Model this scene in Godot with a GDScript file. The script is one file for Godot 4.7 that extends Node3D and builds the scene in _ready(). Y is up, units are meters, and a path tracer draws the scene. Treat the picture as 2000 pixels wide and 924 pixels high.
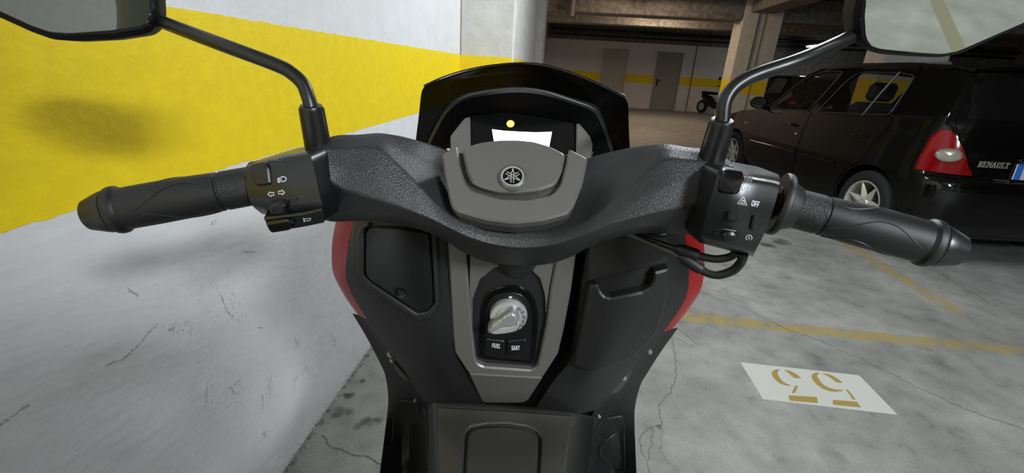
extends Node3D
# An underground garage seen from the seat of a parked scooter.
# World: x to the right (away from the left wall), y up, z towards the viewer. The eye stands at (0, 1.2, 0).

const F := 868.364
const CX := 1000.0
const CY := 462.0
const EYE := Vector3(0, 1.2, 0)
const WALLX := -0.744
const BACKZ := -19.0
const CEIL := 3.05
const SO := Vector3(0, -1.2, -0.45)      # the scooter's base on the floor, in its own axes seen from the eye

var CAMB := Basis(Vector3(0.99256852, 0.0573022, -0.10735078), Vector3(-0.09130115, 0.93390401, -0.3456695), Vector3(0.0804477, 0.35290191, 0.93219548))
var SB: Basis
var SINV: Basis
var M := {}
var rng := RandomNumberGenerator.new()
var used := {}


# ------------------------------------------------------------------ mesh building
class MB:
	var v := PackedVector3Array()
	var t := PackedInt32Array()
	var uv := PackedVector2Array()

	func add(p: Vector3) -> int:
		v.append(p)
		return v.size() - 1

	func tri(a: int, b: int, c: int) -> void:
		t.append(a)
		t.append(b)
		t.append(c)

	func quad(a: int, b: int, c: int, d: int) -> void:
		tri(a, b, c)
		tri(a, c, d)

	func tri_out(a: int, b: int, c: int, from: Vector3) -> void:
		var n := (v[c] - v[a]).cross(v[b] - v[a])
		if n.dot((v[a] + v[b] + v[c]) / 3.0 - from) < 0.0:
			tri(a, c, b)
		else:
			tri(a, b, c)

	func quad_out(a: int, b: int, c: int, d: int, from: Vector3) -> void:
		tri_out(a, b, c, from)
		tri_out(a, c, d, from)


func mesh_of(mb: MB, crease := 40.0) -> ArrayMesh:
	var nt := mb.t.size() / 3
	var nv := mb.v.size()
	var fn := PackedVector3Array()
	fn.resize(nt)
	var count := PackedInt32Array()
	count.resize(nv + 1)
	for i in nt:
		var a := mb.t[3 * i]
		var b := mb.t[3 * i + 1]
		var c := mb.t[3 * i + 2]
		fn[i] = (mb.v[c] - mb.v[a]).cross(mb.v[b] - mb.v[a])
		count[a + 1] += 1
		count[b + 1] += 1
		count[c + 1] += 1
	for i in nv:
		count[i + 1] += count[i]
	var fill := count.duplicate()
	var face := PackedInt32Array()
	face.resize(nt * 3)
	for i in nt:
		for k in 3:
			var a := mb.t[3 * i + k]
			face[fill[a]] = i
			fill[a] += 1
	var lim := cos(deg_to_rad(crease))
	var pos := PackedVector3Array()
	var nor := PackedVector3Array()
	var uvs := PackedVector2Array()
	for i in nt:
		var l := fn[i].length()
		if l < 1e-14:
			continue
		var n0 := fn[i] / l
		for k in 3:
			var a := mb.t[3 * i + k]
			var s := Vector3.ZERO
			for j in range(count[a], count[a + 1]):
				var g := fn[face[j]]
				var gl := g.length()
				if gl > 1e-14 and g.dot(n0) >= lim * gl:
					s += g
			pos.append(mb.v[a])
			nor.append(s.normalized() if s.length() > 1e-16 else n0)
			if mb.uv.size():
				uvs.append(mb.uv[a])
	var arr := []
	arr.resize(Mesh.ARRAY_MAX)
	arr[Mesh.ARRAY_VERTEX] = pos
	arr[Mesh.ARRAY_NORMAL] = nor
	if mb.uv.size():
		arr[Mesh.ARRAY_TEX_UV] = uvs
	var am := ArrayMesh.new()
	am.add_surface_from_arrays(Mesh.PRIMITIVE_TRIANGLES, arr)
	return am


func put(mb: MB, called: String, m: Material, parent: Node, shift := Vector3.ZERO, crease := 40.0) -> MeshInstance3D:
	if shift != Vector3.ZERO:
		for i in mb.v.size():
			mb.v[i] -= shift
	var o := MeshInstance3D.new()
	o.mesh = mesh_of(mb, crease)
	if shift != Vector3.ZERO:
		for i in mb.v.size():
			mb.v[i] += shift
	o.material_override = m
	name_under(o, called, parent)
	return o


func name_under(o: Node, called: String, parent: Node) -> void:
	var n := called
	var k := 0
	while parent.has_node(NodePath(n)):
		k += 1
		n = "%s_%03d" % [called, k]
	o.name = n
	parent.add_child(o, true)


func numbered(called: String) -> String:
	used[called] = used.get(called, 0) + 1
	return called if used[called] == 1 else "%s_%03d" % [called, used[called] - 1]


func tag(o: Node, label: String, category: String, group := "") -> void:
	o.set_meta("label", label)
	o.set_meta("category", category)
	if group != "":
		o.set_meta("group", group)


func thing(called: String, at: Vector3, label: String, category: String, group := "", turn := 0.0) -> Node3D:
	var o := Node3D.new()
	o.name = numbered(called)
	add_child(o)
	o.position = at
	o.rotation.y = turn
	tag(o, label, category, group)
	return o


func structure(mb: MB, called: String, m: Material) -> MeshInstance3D:
	var o := put(mb, called, m, self)
	o.set_meta("kind", "structure")
	return o


func rbox(mb: MB, c: Vector3, size: Vector3, bevel := 0.0, b := Basis.IDENTITY) -> void:
	var h := size * 0.5
	bevel = minf(bevel, minf(h.x, minf(h.y, h.z)) * 0.98)
	if bevel <= 0.0:
		var id := []
		for k in 8:
			var s := Vector3(1 if k & 1 else -1, 1 if k & 2 else -1, 1 if k & 4 else -1)
			id.append(mb.add(c + b * (h * s)))
		for q in [[0, 1, 3, 2], [4, 5, 7, 6], [0, 1, 5, 4], [2, 3, 7, 6], [0, 2, 6, 4], [1, 3, 7, 5]]:
			mb.quad_out(id[q[0]], id[q[1]], id[q[2]], id[q[3]], c)
		return
	var vid := {}
	for k in 8:
		var s := Vector3(1 if k & 1 else -1, 1 if k & 2 else -1, 1 if k & 4 else -1)
		for ax in 3:
			var e := h - Vector3.ONE * bevel
			e[ax] = h[ax]
			vid[k * 3 + ax] = mb.add(c + b * (e * s))
		mb.tri_out(vid[k * 3], vid[k * 3 + 1], vid[k * 3 + 2], c)
	for ax in 3:
		var o1 := (ax + 1) % 3
		var o2 := (ax + 2) % 3
		for sgn in 2:
			var base: int = sgn << ax
			var k0 := base
			var k1: int = base | (1 << o1)
			var k2: int = base | (1 << o1) | (1 << o2)
			var k3: int = base | (1 << o2)
			mb.quad_out(vid[k0 * 3 + ax], vid[k1 * 3 + ax], vid[k2 * 3 + ax], vid[k3 * 3 + ax], c)
		for s1 in 2:
			for s2 in 2:
				var ka: int = (s1 << o1) | (s2 << o2)
				var kb: int = ka | (1 << ax)
				mb.quad_out(vid[ka * 3 + o1], vid[kb * 3 + o1], vid[kb * 3 + o2], vid[ka * 3 + o2], c)


func frame_of(n: Vector3) -> Basis:
	n = n.normalized()
	var ex := Vector3.UP.cross(n)
	if ex.length() < 0.05:
		ex = Vector3.RIGHT.cross(n)
	ex = ex.normalized()
	return Basis(ex, n.cross(ex), n)


func lathe(mb: MB, o: Vector3, axis: Vector3, profile: Array, sides := 32, squash := Vector2.ONE, up := Vector3.ZERO) -> void:
	var fr := frame_of(axis)
	if up != Vector3.ZERO:
		var z := axis.normalized()
		var x := up.cross(z).normalized()
		fr = Basis(x, z.cross(x), z)
	var rows := []
	for p in profile:
		var row := []
		for k in sides:
			var a := TAU * k / sides
			row.append(o + fr.z * p[1] + (fr.x * cos(a) * squash.x + fr.y * sin(a) * squash.y) * maxf(p[0], 1e-5))
		rows.append(row)
	grid(mb, rows, true)


func grid(mb: MB, rows: Array, closed := false, loop_rows := false) -> Array:
	var ids := []
	for r in rows:
		var line := []
		for p in r:
			line.append(mb.add(p))
		ids.append(line)
	var nr := ids.size()
	for i in (nr if loop_rows else nr - 1):
		var a: Array = ids[i]
		var b: Array = ids[(i + 1) % nr]
		var n := a.size()
		for j in (n if closed else n - 1):
			var k := (j + 1) % n
			mb.quad(a[j], a[k], b[k], b[j])
	return ids


func catmull(p: Array, n: int, closed := false) -> Array:
	if n <= 1:
		return p
	var out := []
	var c := p.size()
	for i in (c if closed else c - 1):
		var a = p[(i - 1 + c) % c] if closed or i > 0 else p[0] * 2.0 - p[1]
		var b = p[i]
		var d = p[(i + 1) % c]
		var e = p[(i + 2) % c] if closed or i + 2 < c else p[c - 1] * 2.0 - p[c - 2]
		for k in n:
			var u := float(k) / n
			out.append(b.cubic_interpolate(d, a, e, u))
	if not closed:
		out.append(p[c - 1])
	return out


func linear_rows(p: Array, n: int) -> Array:
	var out := []
	for i in p.size() - 1:
		for k in n:
			out.append(p[i].lerp(p[i + 1], float(k) / n))
	out.append(p[p.size() - 1])
	return out


func transpose(r: Array) -> Array:
	var out := []
	for j in r[0].size():
		var line := []
		for i in r.size():
			line.append(r[i][j])
		out.append(line)
	return out


# softly broken corners in a list of points: every inner point becomes a short curve
func soften(p: Array, share := 0.2, n := 3) -> Array:
	var out := [p[0]]
	for i in range(1, p.size() - 1):
		var a: Vector3 = p[i].lerp(p[i - 1], share)
		var b: Vector3 = p[i].lerp(p[i + 1], share)
		for k in n + 1:
			var u := float(k) / n
			out.append(a.lerp(p[i], u).lerp(p[i].lerp(b, u), u))
	out.append(p[p.size() - 1])
	return out


# a sheet with thickness: the grid, the same grid moved by off, and the rim between them
func shell(mb: MB, rows: Array, off: Vector3, closed := false) -> void:
	var a := grid(mb, rows, closed)
	var back := []
	for r in rows:
		var line := []
		for p in r:
			line.append(p + off)
		back.append(line)
	var start := mb.t.size()
	var b := grid(mb, back, closed)
	for i in range(start, mb.t.size(), 3):
		var s := mb.t[i + 1]
		mb.t[i + 1] = mb.t[i + 2]
		mb.t[i + 2] = s
	var n: int = a.size() - 1
	for j in (a[0].size() if closed else a[0].size() - 1):
		var k: int = (j + 1) % a[0].size()
		mb.quad(a[0][k], a[0][j], b[0][j], b[0][k])
		mb.quad(a[n][j], a[n][k], b[n][k], b[n][j])
	if not closed:
		var m: int = a[0].size() - 1
		for i in n:
			mb.quad(a[i][0], a[i + 1][0], b[i + 1][0], b[i][0])
			mb.quad(a[i + 1][m], a[i][m], b[i][m], b[i + 1][m])


func tube(mb: MB, path: Array, radii, sides := 14, caps := true) -> void:
	var n := path.size()
	var rows := []
	var tan: Vector3 = (path[1] - path[0]).normalized()
	var fr := frame_of(tan)
	var x := fr.x
	for i in n:
		var d: Vector3 = path[mini(i + 1, n - 1)] - path[maxi(i - 1, 0)]
		d = d.normalized()
		x = (x - d * x.dot(d)).normalized()
		var y := d.cross(x)
		var r: float = radii[i] if radii is Array else radii
		var row := []
		for k in sides:
			var a := TAU * k / sides
			row.append(path[i] + (x * cos(a) + y * sin(a)) * r)
		rows.append(row)
	var ids := grid(mb, rows, true)
	if caps:
		for e in 2:
			var at: Vector3 = path[0] if e == 0 else path[n - 1]
			var inside: Vector3 = path[1] if e == 0 else path[n - 2]
			var c := mb.add(at)
			var ring: Array = ids[0] if e == 0 else ids[n - 1]
			var cc := []
			for q in ring:
				cc.append(mb.add(mb.v[q]))
			for k in sides:
				mb.tri_out(c, cc[k], cc[(k + 1) % sides], inside)


# a plate: outline in space, n towards its face, with thickness and broken edges
func slab(mb: MB, pts: Array, n: Vector3, thick: float, bevel := 0.0) -> void:
	n = n.normalized()
	var fr := frame_of(n)
	var p2 := PackedVector2Array()
	for p in pts:
		p2.append(Vector2(fr.x.dot(p), fr.y.dot(p)))
	if Geometry2D.is_polygon_clockwise(p2):
		p2.reverse()
		pts = pts.duplicate()
		pts.reverse()
	var c := pts.size()
	var ins := PackedVector2Array()
	var top := []
	for i in c:
		var a := p2[(i - 1 + c) % c]
		var b := p2[i]
		var d := p2[(i + 1) % c]
		var e1 := (b - a).normalized()
		var e2 := (d - b).normalized()
		var n1 := Vector2(-e1.y, e1.x)
		var n2 := Vector2(-e2.y, e2.x)
		var k := 1.0 + n1.dot(n2)
		var mv := (n1 + n2) / maxf(k, 0.35) * bevel
		ins.append(b + mv)
		top.append(pts[i] + fr.x * mv.x + fr.y * mv.y)
	var tri := Geometry2D.triangulate_polygon(ins)
	if tri.is_empty():
		tri = Geometry2D.triangulate_polygon(p2)
	if tri.is_empty():
		print("slab not filled ", c)
	var t0 := []
	var t1 := []
	var t2 := []
	for i in c:
		t0.append(mb.add(top[i]))
		if bevel > 0.0:
			t1.append(mb.add(pts[i] - n * bevel))
		else:
			t1.append(mb.add(pts[i]))
		t2.append(mb.add(pts[i] - n * thick))
	for i in range(0, tri.size(), 3):
		var a := p2[tri[i]]
		var area := (p2[tri[i + 1]] - a).cross(p2[tri[i + 2]] - a)
		if area > 0:
			mb.tri(t0[tri[i]], t0[tri[i + 2]], t0[tri[i + 1]])
			mb.tri(t2[tri[i]], t2[tri[i + 1]], t2[tri[i + 2]])
		else:
			mb.tri(t0[tri[i]], t0[tri[i + 1]], t0[tri[i + 2]])
			mb.tri(t2[tri[i]], t2[tri[i + 2]], t2[tri[i + 1]])
	for i in c:
		var k := (i + 1) % c
		if bevel > 0.0:
			mb.quad(t0[i], t0[k], t1[k], t1[i])
		mb.quad(t1[i], t1[k], t2[k], t2[i])


# corners of a flat outline rounded by r
func rounded(p: Array, r: float, n := 4) -> Array:
	var out := []
	var c := p.size()
	for i in c:
		var b: Vector2 = p[i]
		var a: Vector2 = p[(i - 1 + c) % c]
		var d: Vector2 = p[(i + 1) % c]
		var ra := minf(r, a.distance_to(b) * 0.45)
		var rd := minf(r, d.distance_to(b) * 0.45)
		var s := b + (a - b).normalized() * ra
		var e := b + (d - b).normalized() * rd
		for k in n + 1:
			var u := float(k) / n
			out.append(s.lerp(b, u).lerp(b.lerp(e, u), u))
	return out


# a line of paint or print of some width lying on a surface
func ribbon(mb: MB, p: Array, nrm, w: float, closed := false) -> void:
	var c := p.size()
	var l := []
	var r := []
	for i in c:
		var a: Vector3 = p[(i - 1 + c) % c] if closed or i > 0 else p[i]
		var b: Vector3 = p[(i + 1) % c] if closed or i < c - 1 else p[i]
		var n: Vector3 = nrm[i] if nrm is Array else nrm
		var s := n.cross(b - a).normalized() * w * 0.5
		l.append(mb.add(p[i] + s))
		r.append(mb.add(p[i] - s))
	for i in (c if closed else c - 1):
		var k := (i + 1) % c
		mb.quad(l[i], r[i], r[k], l[k])


# ------------------------------------------------------------------ from the photograph's points to places
func ray(x: float, y: float) -> Vector3:
	return CAMB * Vector3(x - CX, CY - y, -F)


func sp(x: float, y: float, d: float) -> Vector3:       # scooter axes, d metres ahead of the eye
	var v := SINV * ray(x, y)
	return v * (d / -v.z)


func sps(rows: Array) -> Array:
	var out := []
	for r in rows:
		var line := []
		for p in r:
			line.append(sp(p[0], p[1], p[2]))
		out.append(line)
	return out


func mir(p: Vector3) -> Vector3:
	return Vector3(-p.x, p.y, p.z)


func mirrors(p: Array) -> Array:
	var out := []
	for q in p:
		out.append(mirrors(q) if q is Array else mir(q))
	return out


func plane3(a: Array, b: Array, c: Array) -> Plane:
	var pl := Plane(sp(a[0], a[1], a[2]), sp(b[0], b[1], b[2]), sp(c[0], c[1], c[2]))
	return pl if pl.normal.z > 0 else -pl


func onp(pl: Plane, x: float, y: float, raise := 0.0) -> Vector3:
	var v := SINV * ray(x, y)
	return v * (pl.d / pl.normal.dot(v)) + pl.normal * raise


func poly(pl: Plane, pts: Array, round_px := 0.0, raise := 0.0, mirrored := false) -> Array:
	var q := []
	for p in pts:
		q.append(Vector2(p[0], p[1]))
	if round_px > 0.0:
		q = rounded(q, round_px)
	var out := []
	for p in q:
		var w := onp(pl, p.x, p.y, raise)
		out.append(mir(w) if mirrored else w)
	return out


func hit(mb: MB, x: float, y: float) -> Array:           # where the line of sight meets a part already built: [place, normal]
	var dir := (SINV * ray(x, y)).normalized()
	var best := 1e9
	var res := []
	for i in range(0, mb.t.size(), 3):
		var a := mb.v[mb.t[i]]
		var b := mb.v[mb.t[i + 1]]
		var c := mb.v[mb.t[i + 2]]
		var h = Geometry3D.ray_intersects_triangle(Vector3.ZERO, dir, a * 300.0, b * 300.0, c * 300.0)
		if h == null:
			continue
		h /= 300.0
		if h.length() < best:
			best = h.length()
			var n := (c - a).cross(b - a).normalized()
			if n.dot(dir) > 0:
				n = -n
			res = [h, n]
	return res


func print_on(on: MB, lines: Array, w_px: float, called: String, m: Material, parent: Node, closed := false, lift := 0.0004) -> MeshInstance3D:
	var mb := MB.new()
	for line in lines:
		var p := []
		var n := []
		for q in line:
			var h := hit(on, q[0], q[1])
			if h.is_empty():
				continue
			p.append(h[0] + h[1] * lift)
			n.append(h[1])
		if p.size() < 2:
			continue
		ribbon(mb, p, n, w_px * p[0].length() / F, closed)
	return put(mb, called, m, parent, SO)


# a plate that follows the curve of a part already built
func slab_on(on: MB, pts: Array, round_px: float, raise: float, thick: float, bevel: float) -> MB:
	var q := []
	for p in pts:
		q.append(Vector2(p[0], p[1]))
	if round_px > 0.0:
		q = rounded(q, round_px)
	var edge := PackedVector2Array()
	for i in q.size():
		var a: Vector2 = q[i]
		var b: Vector2 = q[(i + 1) % q.size()]
		var m := maxi(1, int(a.distance_to(b) / 11.0))
		for k in m:
			edge.append(a.lerp(b, float(k) / m))
	if Geometry2D.is_polygon_clockwise(edge):
		edge.reverse()
	var c := edge.size()
	var mb := MB.new()
	var base := []
	var n := Vector3.ZERO
	for p in edge:
		var h := hit(on, p.x, p.y)
		if h.is_empty():
			print("missed ", p, " of ", pts[0])
			h = base[-1] if base.size() else [sp(p.x, p.y, 0.5), Vector3(0, 0, 1)]
		base.append(h)
		n += h[1]
	n = n.normalized()
	var bpx: float = bevel * F / base[0][0].length() * 1.1
	var flat := PackedVector2Array()
	for i in c:
		var e1 := (edge[i] - edge[(i - 1 + c) % c]).normalized()
		var e2 := (edge[(i + 1) % c] - edge[i]).normalized()
		var n1 := Vector2(-e1.y, e1.x)
		var n2 := Vector2(-e2.y, e2.x)
		flat.append(edge[i] + (n1 + n2) / maxf(1.0 + n1.dot(n2), 0.4) * bpx)
	var t0 := []
	for i in c:
		var h := hit(on, flat[i].x, flat[i].y)
		t0.append(mb.add((base[i][0] if h.is_empty() else h[0]) + n * raise))
	var t1 := []
	var t2 := []
	for i in c:
		t1.append(mb.add(base[i][0] + n * (raise - bevel)))
		t2.append(mb.add(base[i][0] + n * (raise - thick)))
	# points inside, so that the face is curved too
	var all := flat.duplicate()
	var lo := flat[0]
	var hi := flat[0]
	for p in flat:
		lo = lo.min(p)
		hi = hi.max(p)
	var y := lo.y + 6.0
	while y < hi.y:
		var x := lo.x + 6.0
		while x < hi.x:
			var p := Vector2(x, y)
			if Geometry2D.is_point_in_polygon(p, flat):
				var near := 1e9
				for k in c:
					near = minf(near, p.distance_to(flat[k]))
				if near > 6.0:
					var h := hit(on, x, y)
					if not h.is_empty():
						all.append(p)
						t0.append(mb.add(h[0] + n * raise))
			x += 15.0
		y += 15.0
	var tri := Geometry2D.triangulate_delaunay(all)
	for i in range(0, tri.size(), 3):
		var m := (all[tri[i]] + all[tri[i + 1]] + all[tri[i + 2]]) / 3.0
		if Geometry2D.is_point_in_polygon(m, flat):
			mb.tri_out(t0[tri[i]], t0[tri[i + 1]], t0[tri[i + 2]], mb.v[t0[tri[i]]] - n)
	var mid := Vector3.ZERO
	for b in base:
		mid += b[0]
	mid = mid / c - n * 0.5
	for i in c:
		var k := (i + 1) % c
		mb.quad(t0[i], t0[k], t1[k], t1[i])
		mb.quad(t1[i], t1[k], t2[k], t2[i])
	return mb


func circle_px(x: float, y: float, rx: float, ry: float, n := 24, tilt := 0.0) -> Array:
	var out := []
	for k in n:
		var a := TAU * k / n
		var p := Vector2(cos(a) * rx, sin(a) * ry).rotated(tilt)
		out.append([x + p.x, y + p.y])
	return out


# ------------------------------------------------------------------ materials
func noise_img(size: int, freq: float, kind: int, seed_: int, octaves := 4, seamless := true) -> Image:
	var n := FastNoiseLite.new()
	n.seed = seed_
	n.noise_type = kind
	n.frequency = freq
	n.fractal_octaves = octaves
	if kind == FastNoiseLite.TYPE_CELLULAR:
		n.fractal_type = FastNoiseLite.FRACTAL_NONE
		n.cellular_return_type = FastNoiseLite.RETURN_DISTANCE
	return n.get_seamless_image(size, size) if seamless else n.get_image(size, size)


func normal_tex(size: int, freq: float, kind: int, seed_: int, strength: float, octaves := 3) -> ImageTexture:
	var im := noise_img(size, freq, kind, seed_, octaves)
	im.convert(Image.FORMAT_RGBA8)
	im.bump_map_to_normal_map(strength)
	return ImageTexture.create_from_image(im)


func mat(called: String, c: Color, rough := 0.6, metal := 0.0) -> StandardMaterial3D:
	var m := StandardMaterial3D.new()
	m.resource_name = called
	m.albedo_color = c
	m.roughness = rough
	m.metallic = metal
	M[called] = m
	return m


func bumpy(m: StandardMaterial3D, tex: Texture2D, scale: float, strength: float, world := false) -> void:
	m.normal_enabled = true
	m.normal_texture = tex
	m.normal_scale = strength
	m.uv1_triplanar = true
	m.uv1_world_triplanar = world
	m.uv1_scale = Vector3.ONE * scale


func tint_tex(size: int, freq: float, seed_: int, lo: Color, hi: Color, octaves := 5) -> ImageTexture:
	var im := noise_img(size, freq, FastNoiseLite.TYPE_SIMPLEX_SMOOTH, seed_, octaves)
	im.convert(Image.FORMAT_L8)
	var src := im.get_data()
	var out := PackedByteArray()
	out.resize(src.size() * 3)
	for i in src.size():
		var c := lo.lerp(hi, src[i] / 255.0)
		out[3 * i] = int(c.r * 255)
		out[3 * i + 1] = int(c.g * 255)
		out[3 * i + 2] = int(c.b * 255)
	return ImageTexture.create_from_image(Image.create_from_data(size, size, false, Image.FORMAT_RGB8, out))


func make_materials() -> void:
	var grain := normal_tex(256, 0.08, FastNoiseLite.TYPE_CELLULAR, 3, 6.0)
	var fine := normal_tex(256, 0.2, FastNoiseLite.TYPE_SIMPLEX, 5, 3.0)
	var plaster := normal_tex(512, 0.05, FastNoiseLite.TYPE_SIMPLEX, 9, 5.0, 5)
	bumpy(mat("grained_plastic", Color(0.150, 0.150, 0.152), 0.44), grain, 50.0, 0.85)
	bumpy(mat("leg_plastic", Color(0.10, 0.10, 0.098), 0.46), grain, 30.0, 0.35)
	bumpy(mat("matt_plastic", Color(0.10, 0.10, 0.10), 0.55), fine, 60.0, 0.3)
	mat("satin_black", Color(0.075, 0.075, 0.075), 0.36)
	mat("gloss_black", Color(0.045, 0.045, 0.047), 0.16)
	mat("deep_black", Color(0.03, 0.03, 0.03), 0.7).metallic_specular = 0.3
	bumpy(mat("silver_paint", Color(0.47, 0.46, 0.445), 0.40, 0.55), fine, 90.0, 0.25)
	bumpy(mat("grey_paint", Color(0.28, 0.275, 0.262), 0.42, 0.35), fine, 90.0, 0.25)
	bumpy(mat("rubber", Color(0.085, 0.085, 0.085), 0.48), fine, 70.0, 0.35)
	bumpy(mat("knurled_rubber", Color(0.085, 0.085, 0.085), 0.5), grain, 60.0, 1.2)
	mat("switch_plastic", Color(0.085, 0.087, 0.09), 0.30)
	mat("print_white", Color(0.82, 0.83, 0.85), 0.6)
	mat("red_paint", Color(0.55, 0.028, 0.032), 0.38).metallic_specular = 0.35
	mat("hood_black", Color(0.025, 0.025, 0.025), 0.8).metallic_specular = 0.15
	mat("mirror_black", Color(0.05, 0.05, 0.05), 0.55).metallic_specular = 0.3
	mat("silver_letter", Color(0.62, 0.60, 0.55), 0.4, 0.3)
	mat("chrome", Color(0.72, 0.72, 0.72), 0.30, 0.6)
	mat("bright_alloy", Color(0.72, 0.72, 0.71), 0.38, 0.4)
	mat("mirror_glass", Color(0.64, 0.65, 0.62), 0.015, 1.0)
	var g := mat("smoked_screen", Color(0.012, 0.012, 0.012, 0.90), 0.06)
	g.transparency = BaseMaterial3D.TRANSPARENCY_ALPHA
	var d := mat("display_glow", Color(0.9, 0.9, 0.9), 0.4)
	d.emission_enabled = true
	d.emission = Color(1, 1, 1)
	d.emission_energy_multiplier = 1.6
	var w := mat("amber_lamp", Color(1.0, 0.72, 0.25), 0.4)
	w.emission_enabled = true
	w.emission = Color(1.0, 0.70, 0.22)
	w.emission_energy_multiplier = 4.0
	# the room
	var wp := mat("yellow_wall_paint", Color.WHITE, 0.62)
	wp.albedo_texture = tint_tex(512, 0.02, 21, Color(0.90, 0.785, 0.02), Color(0.94, 0.825, 0.03))
	bumpy(wp, plaster, 1.6, 0.11, true)
	var ww := mat("white_wall_paint", Color.WHITE, 0.8)
	ww.albedo_texture = tint_tex(512, 0.012, 22, Color(0.83, 0.83, 0.83), Color(0.865, 0.865, 0.865))
	bumpy(ww, plaster, 1.2, 0.16, true)
	var pp := mat("pillar_paint", Color.WHITE, 0.8)
	pp.albedo_texture = tint_tex(256, 0.02, 23, Color(0.76, 0.75, 0.73), Color(0.84, 0.83, 0.81))
	bumpy(pp, plaster, 1.0, 0.15, true)
	var cc := mat("raw_concrete", Color.WHITE, 0.9)
	cc.albedo_texture = tint_tex(512, 0.015, 24, Color(0.36, 0.35, 0.335), Color(0.56, 0.55, 0.53))
	bumpy(cc, plaster, 0.8, 0.8, true)
	var fc := mat("far_concrete_floor", Color.WHITE, 0.62)
	fc.albedo_texture = tint_tex(1024, 0.012, 25, Color(0.47, 0.47, 0.455), Color(0.60, 0.60, 0.585), 6)
	fc.uv1_triplanar = true
	fc.uv1_world_triplanar = true
	fc.uv1_scale = Vector3.ONE * 0.3
	mat("worn_line_paint", Color(0.47, 0.455, 0.37), 0.75)
	mat("door_paint", Color(0.56, 0.57, 0.54), 0.5)
	mat("door_pale_paint", Color(0.70, 0.69, 0.67), 0.6)
	mat("grey_pipe", Color(0.33, 0.33, 0.32), 0.5)
	mat("dark_pipe", Color(0.13, 0.13, 0.13), 0.5)
	mat("white_enamel", Color(0.82, 0.82, 0.82), 0.4)
	mat("floor_sign_paint", Color(0.74, 0.74, 0.71), 0.7)
	mat("ochre_paint", Color(0.60, 0.51, 0.24), 0.75)
	# the car
	var cp := mat("black_car_paint", Color(0.03, 0.028, 0.026), 0.07)
	cp.metallic_specular = 0.42
	mat("car_trim", Color(0.085, 0.085, 0.085), 0.45)
	mat("car_window_trim", Color(0.12, 0.115, 0.11), 0.45)
	mat("car_cabin", Color(0.11, 0.11, 0.12), 0.85)
	mat("cast_iron", Color(0.34, 0.33, 0.32), 0.6, 0.3)
	mat("tyre", Color(0.075, 0.072, 0.07), 0.85)
	mat("rim_alloy", Color(0.72, 0.71, 0.67), 0.45, 0.35)
	var gl := mat("car_glass", Color(0.02, 0.03, 0.025, 0.35), 0.03)
	gl.transparency = BaseMaterial3D.TRANSPARENCY_ALPHA
	var rl := mat("red_lens", Color(0.45, 0.01, 0.02), 0.12)
	rl.metallic_specular = 0.4
	mat("clear_lens", Color(0.62, 0.60, 0.55), 0.15, 0.6)
	mat("orange_lens", Color(0.85, 0.30, 0.10), 0.2)
	mat("plate_white", Color(0.80, 0.80, 0.80), 0.5)
	mat("plate_blue", Color(0.20, 0.42, 0.78), 0.5)


# ------------------------------------------------------------------ the scene
func _ready() -> void:
	rng.seed = 7
	var cam := Camera3D.new()
	cam.name = "camera"
	cam.fov = rad_to_deg(2.0 * atan(CY / F))
	cam.near = 0.02
	cam.far = 80.0
	cam.transform = Transform3D(CAMB, EYE)
	add_child(cam)
	cam.current = true

	var we := WorldEnvironment.new()
	we.name = "environment"
	var env := Environment.new()
	env.background_mode = Environment.BG_COLOR
	env.background_color = Color(0, 0, 0)
	env.tonemap_mode = Environment.TONE_MAPPER_LINEAR
	env.tonemap_exposure = 1.45
	env.sdfgi_enabled = true
	env.ssao_enabled = true
	env.ssil_enabled = true
	we.environment = env
	add_child(we)

	var yaw := deg_to_rad(-4.6205)
	var lean := deg_to_rad(1.346)
	var rt := Vector3(cos(yaw), 0, sin(yaw))
	var bk := Vector3(-sin(yaw), 0, cos(yaw))
	SB = Basis(rt * cos(lean) + Vector3.UP * sin(lean), Vector3.UP * cos(lean) - rt * sin(lean), bk)
	SINV = SB.inverse()
	make_materials()

	# the garage's fluorescent fittings and one added lamp: [place, length, energy, tint]
	var cool := Color(0.95, 0.98, 1.0)
	var warm := Color(1.0, 0.88, 0.75)
	fitting(Vector3(2.0, 2.50, 2.0), 12.0, cool, "white batten lamp hung over the lane beside the scooter")
	fitting(Vector3(1.0, 2.50, -2.7), 2.9, cool, "white batten lamp hung over the yellow floor line ahead of the scooter")
	fitting(Vector3(2.4, 2.50, 6.3), 2.0, cool, "added white batten lamp behind the scooter brightening the left mirror view")  # added lamp, unseen, brightens the lane that the left mirror reflects
	fitting(Vector3(1.6, 2.88, -10.4), 1.9, warm, "warm batten lamp hung just before the concrete beam")
	fitting(Vector3(2.6, 2.95, -14.2), 3.0, warm, "warm batten lamp hung between the concrete beam and the metal doors")
	fitting(Vector3(8.48, 2.52, -17.3), 0.5, cool, "bright batten lamp glowing far behind the black car")
	fitting(Vector3(7.2, 2.75, -4.6), 0.4, cool, "white batten lamp hung beyond the black car")

	build_room()
	print("room")
	build_scooter()
	print("scooter")
	build_car()
	print("car")
	build_far_things()
	build_person()


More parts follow.
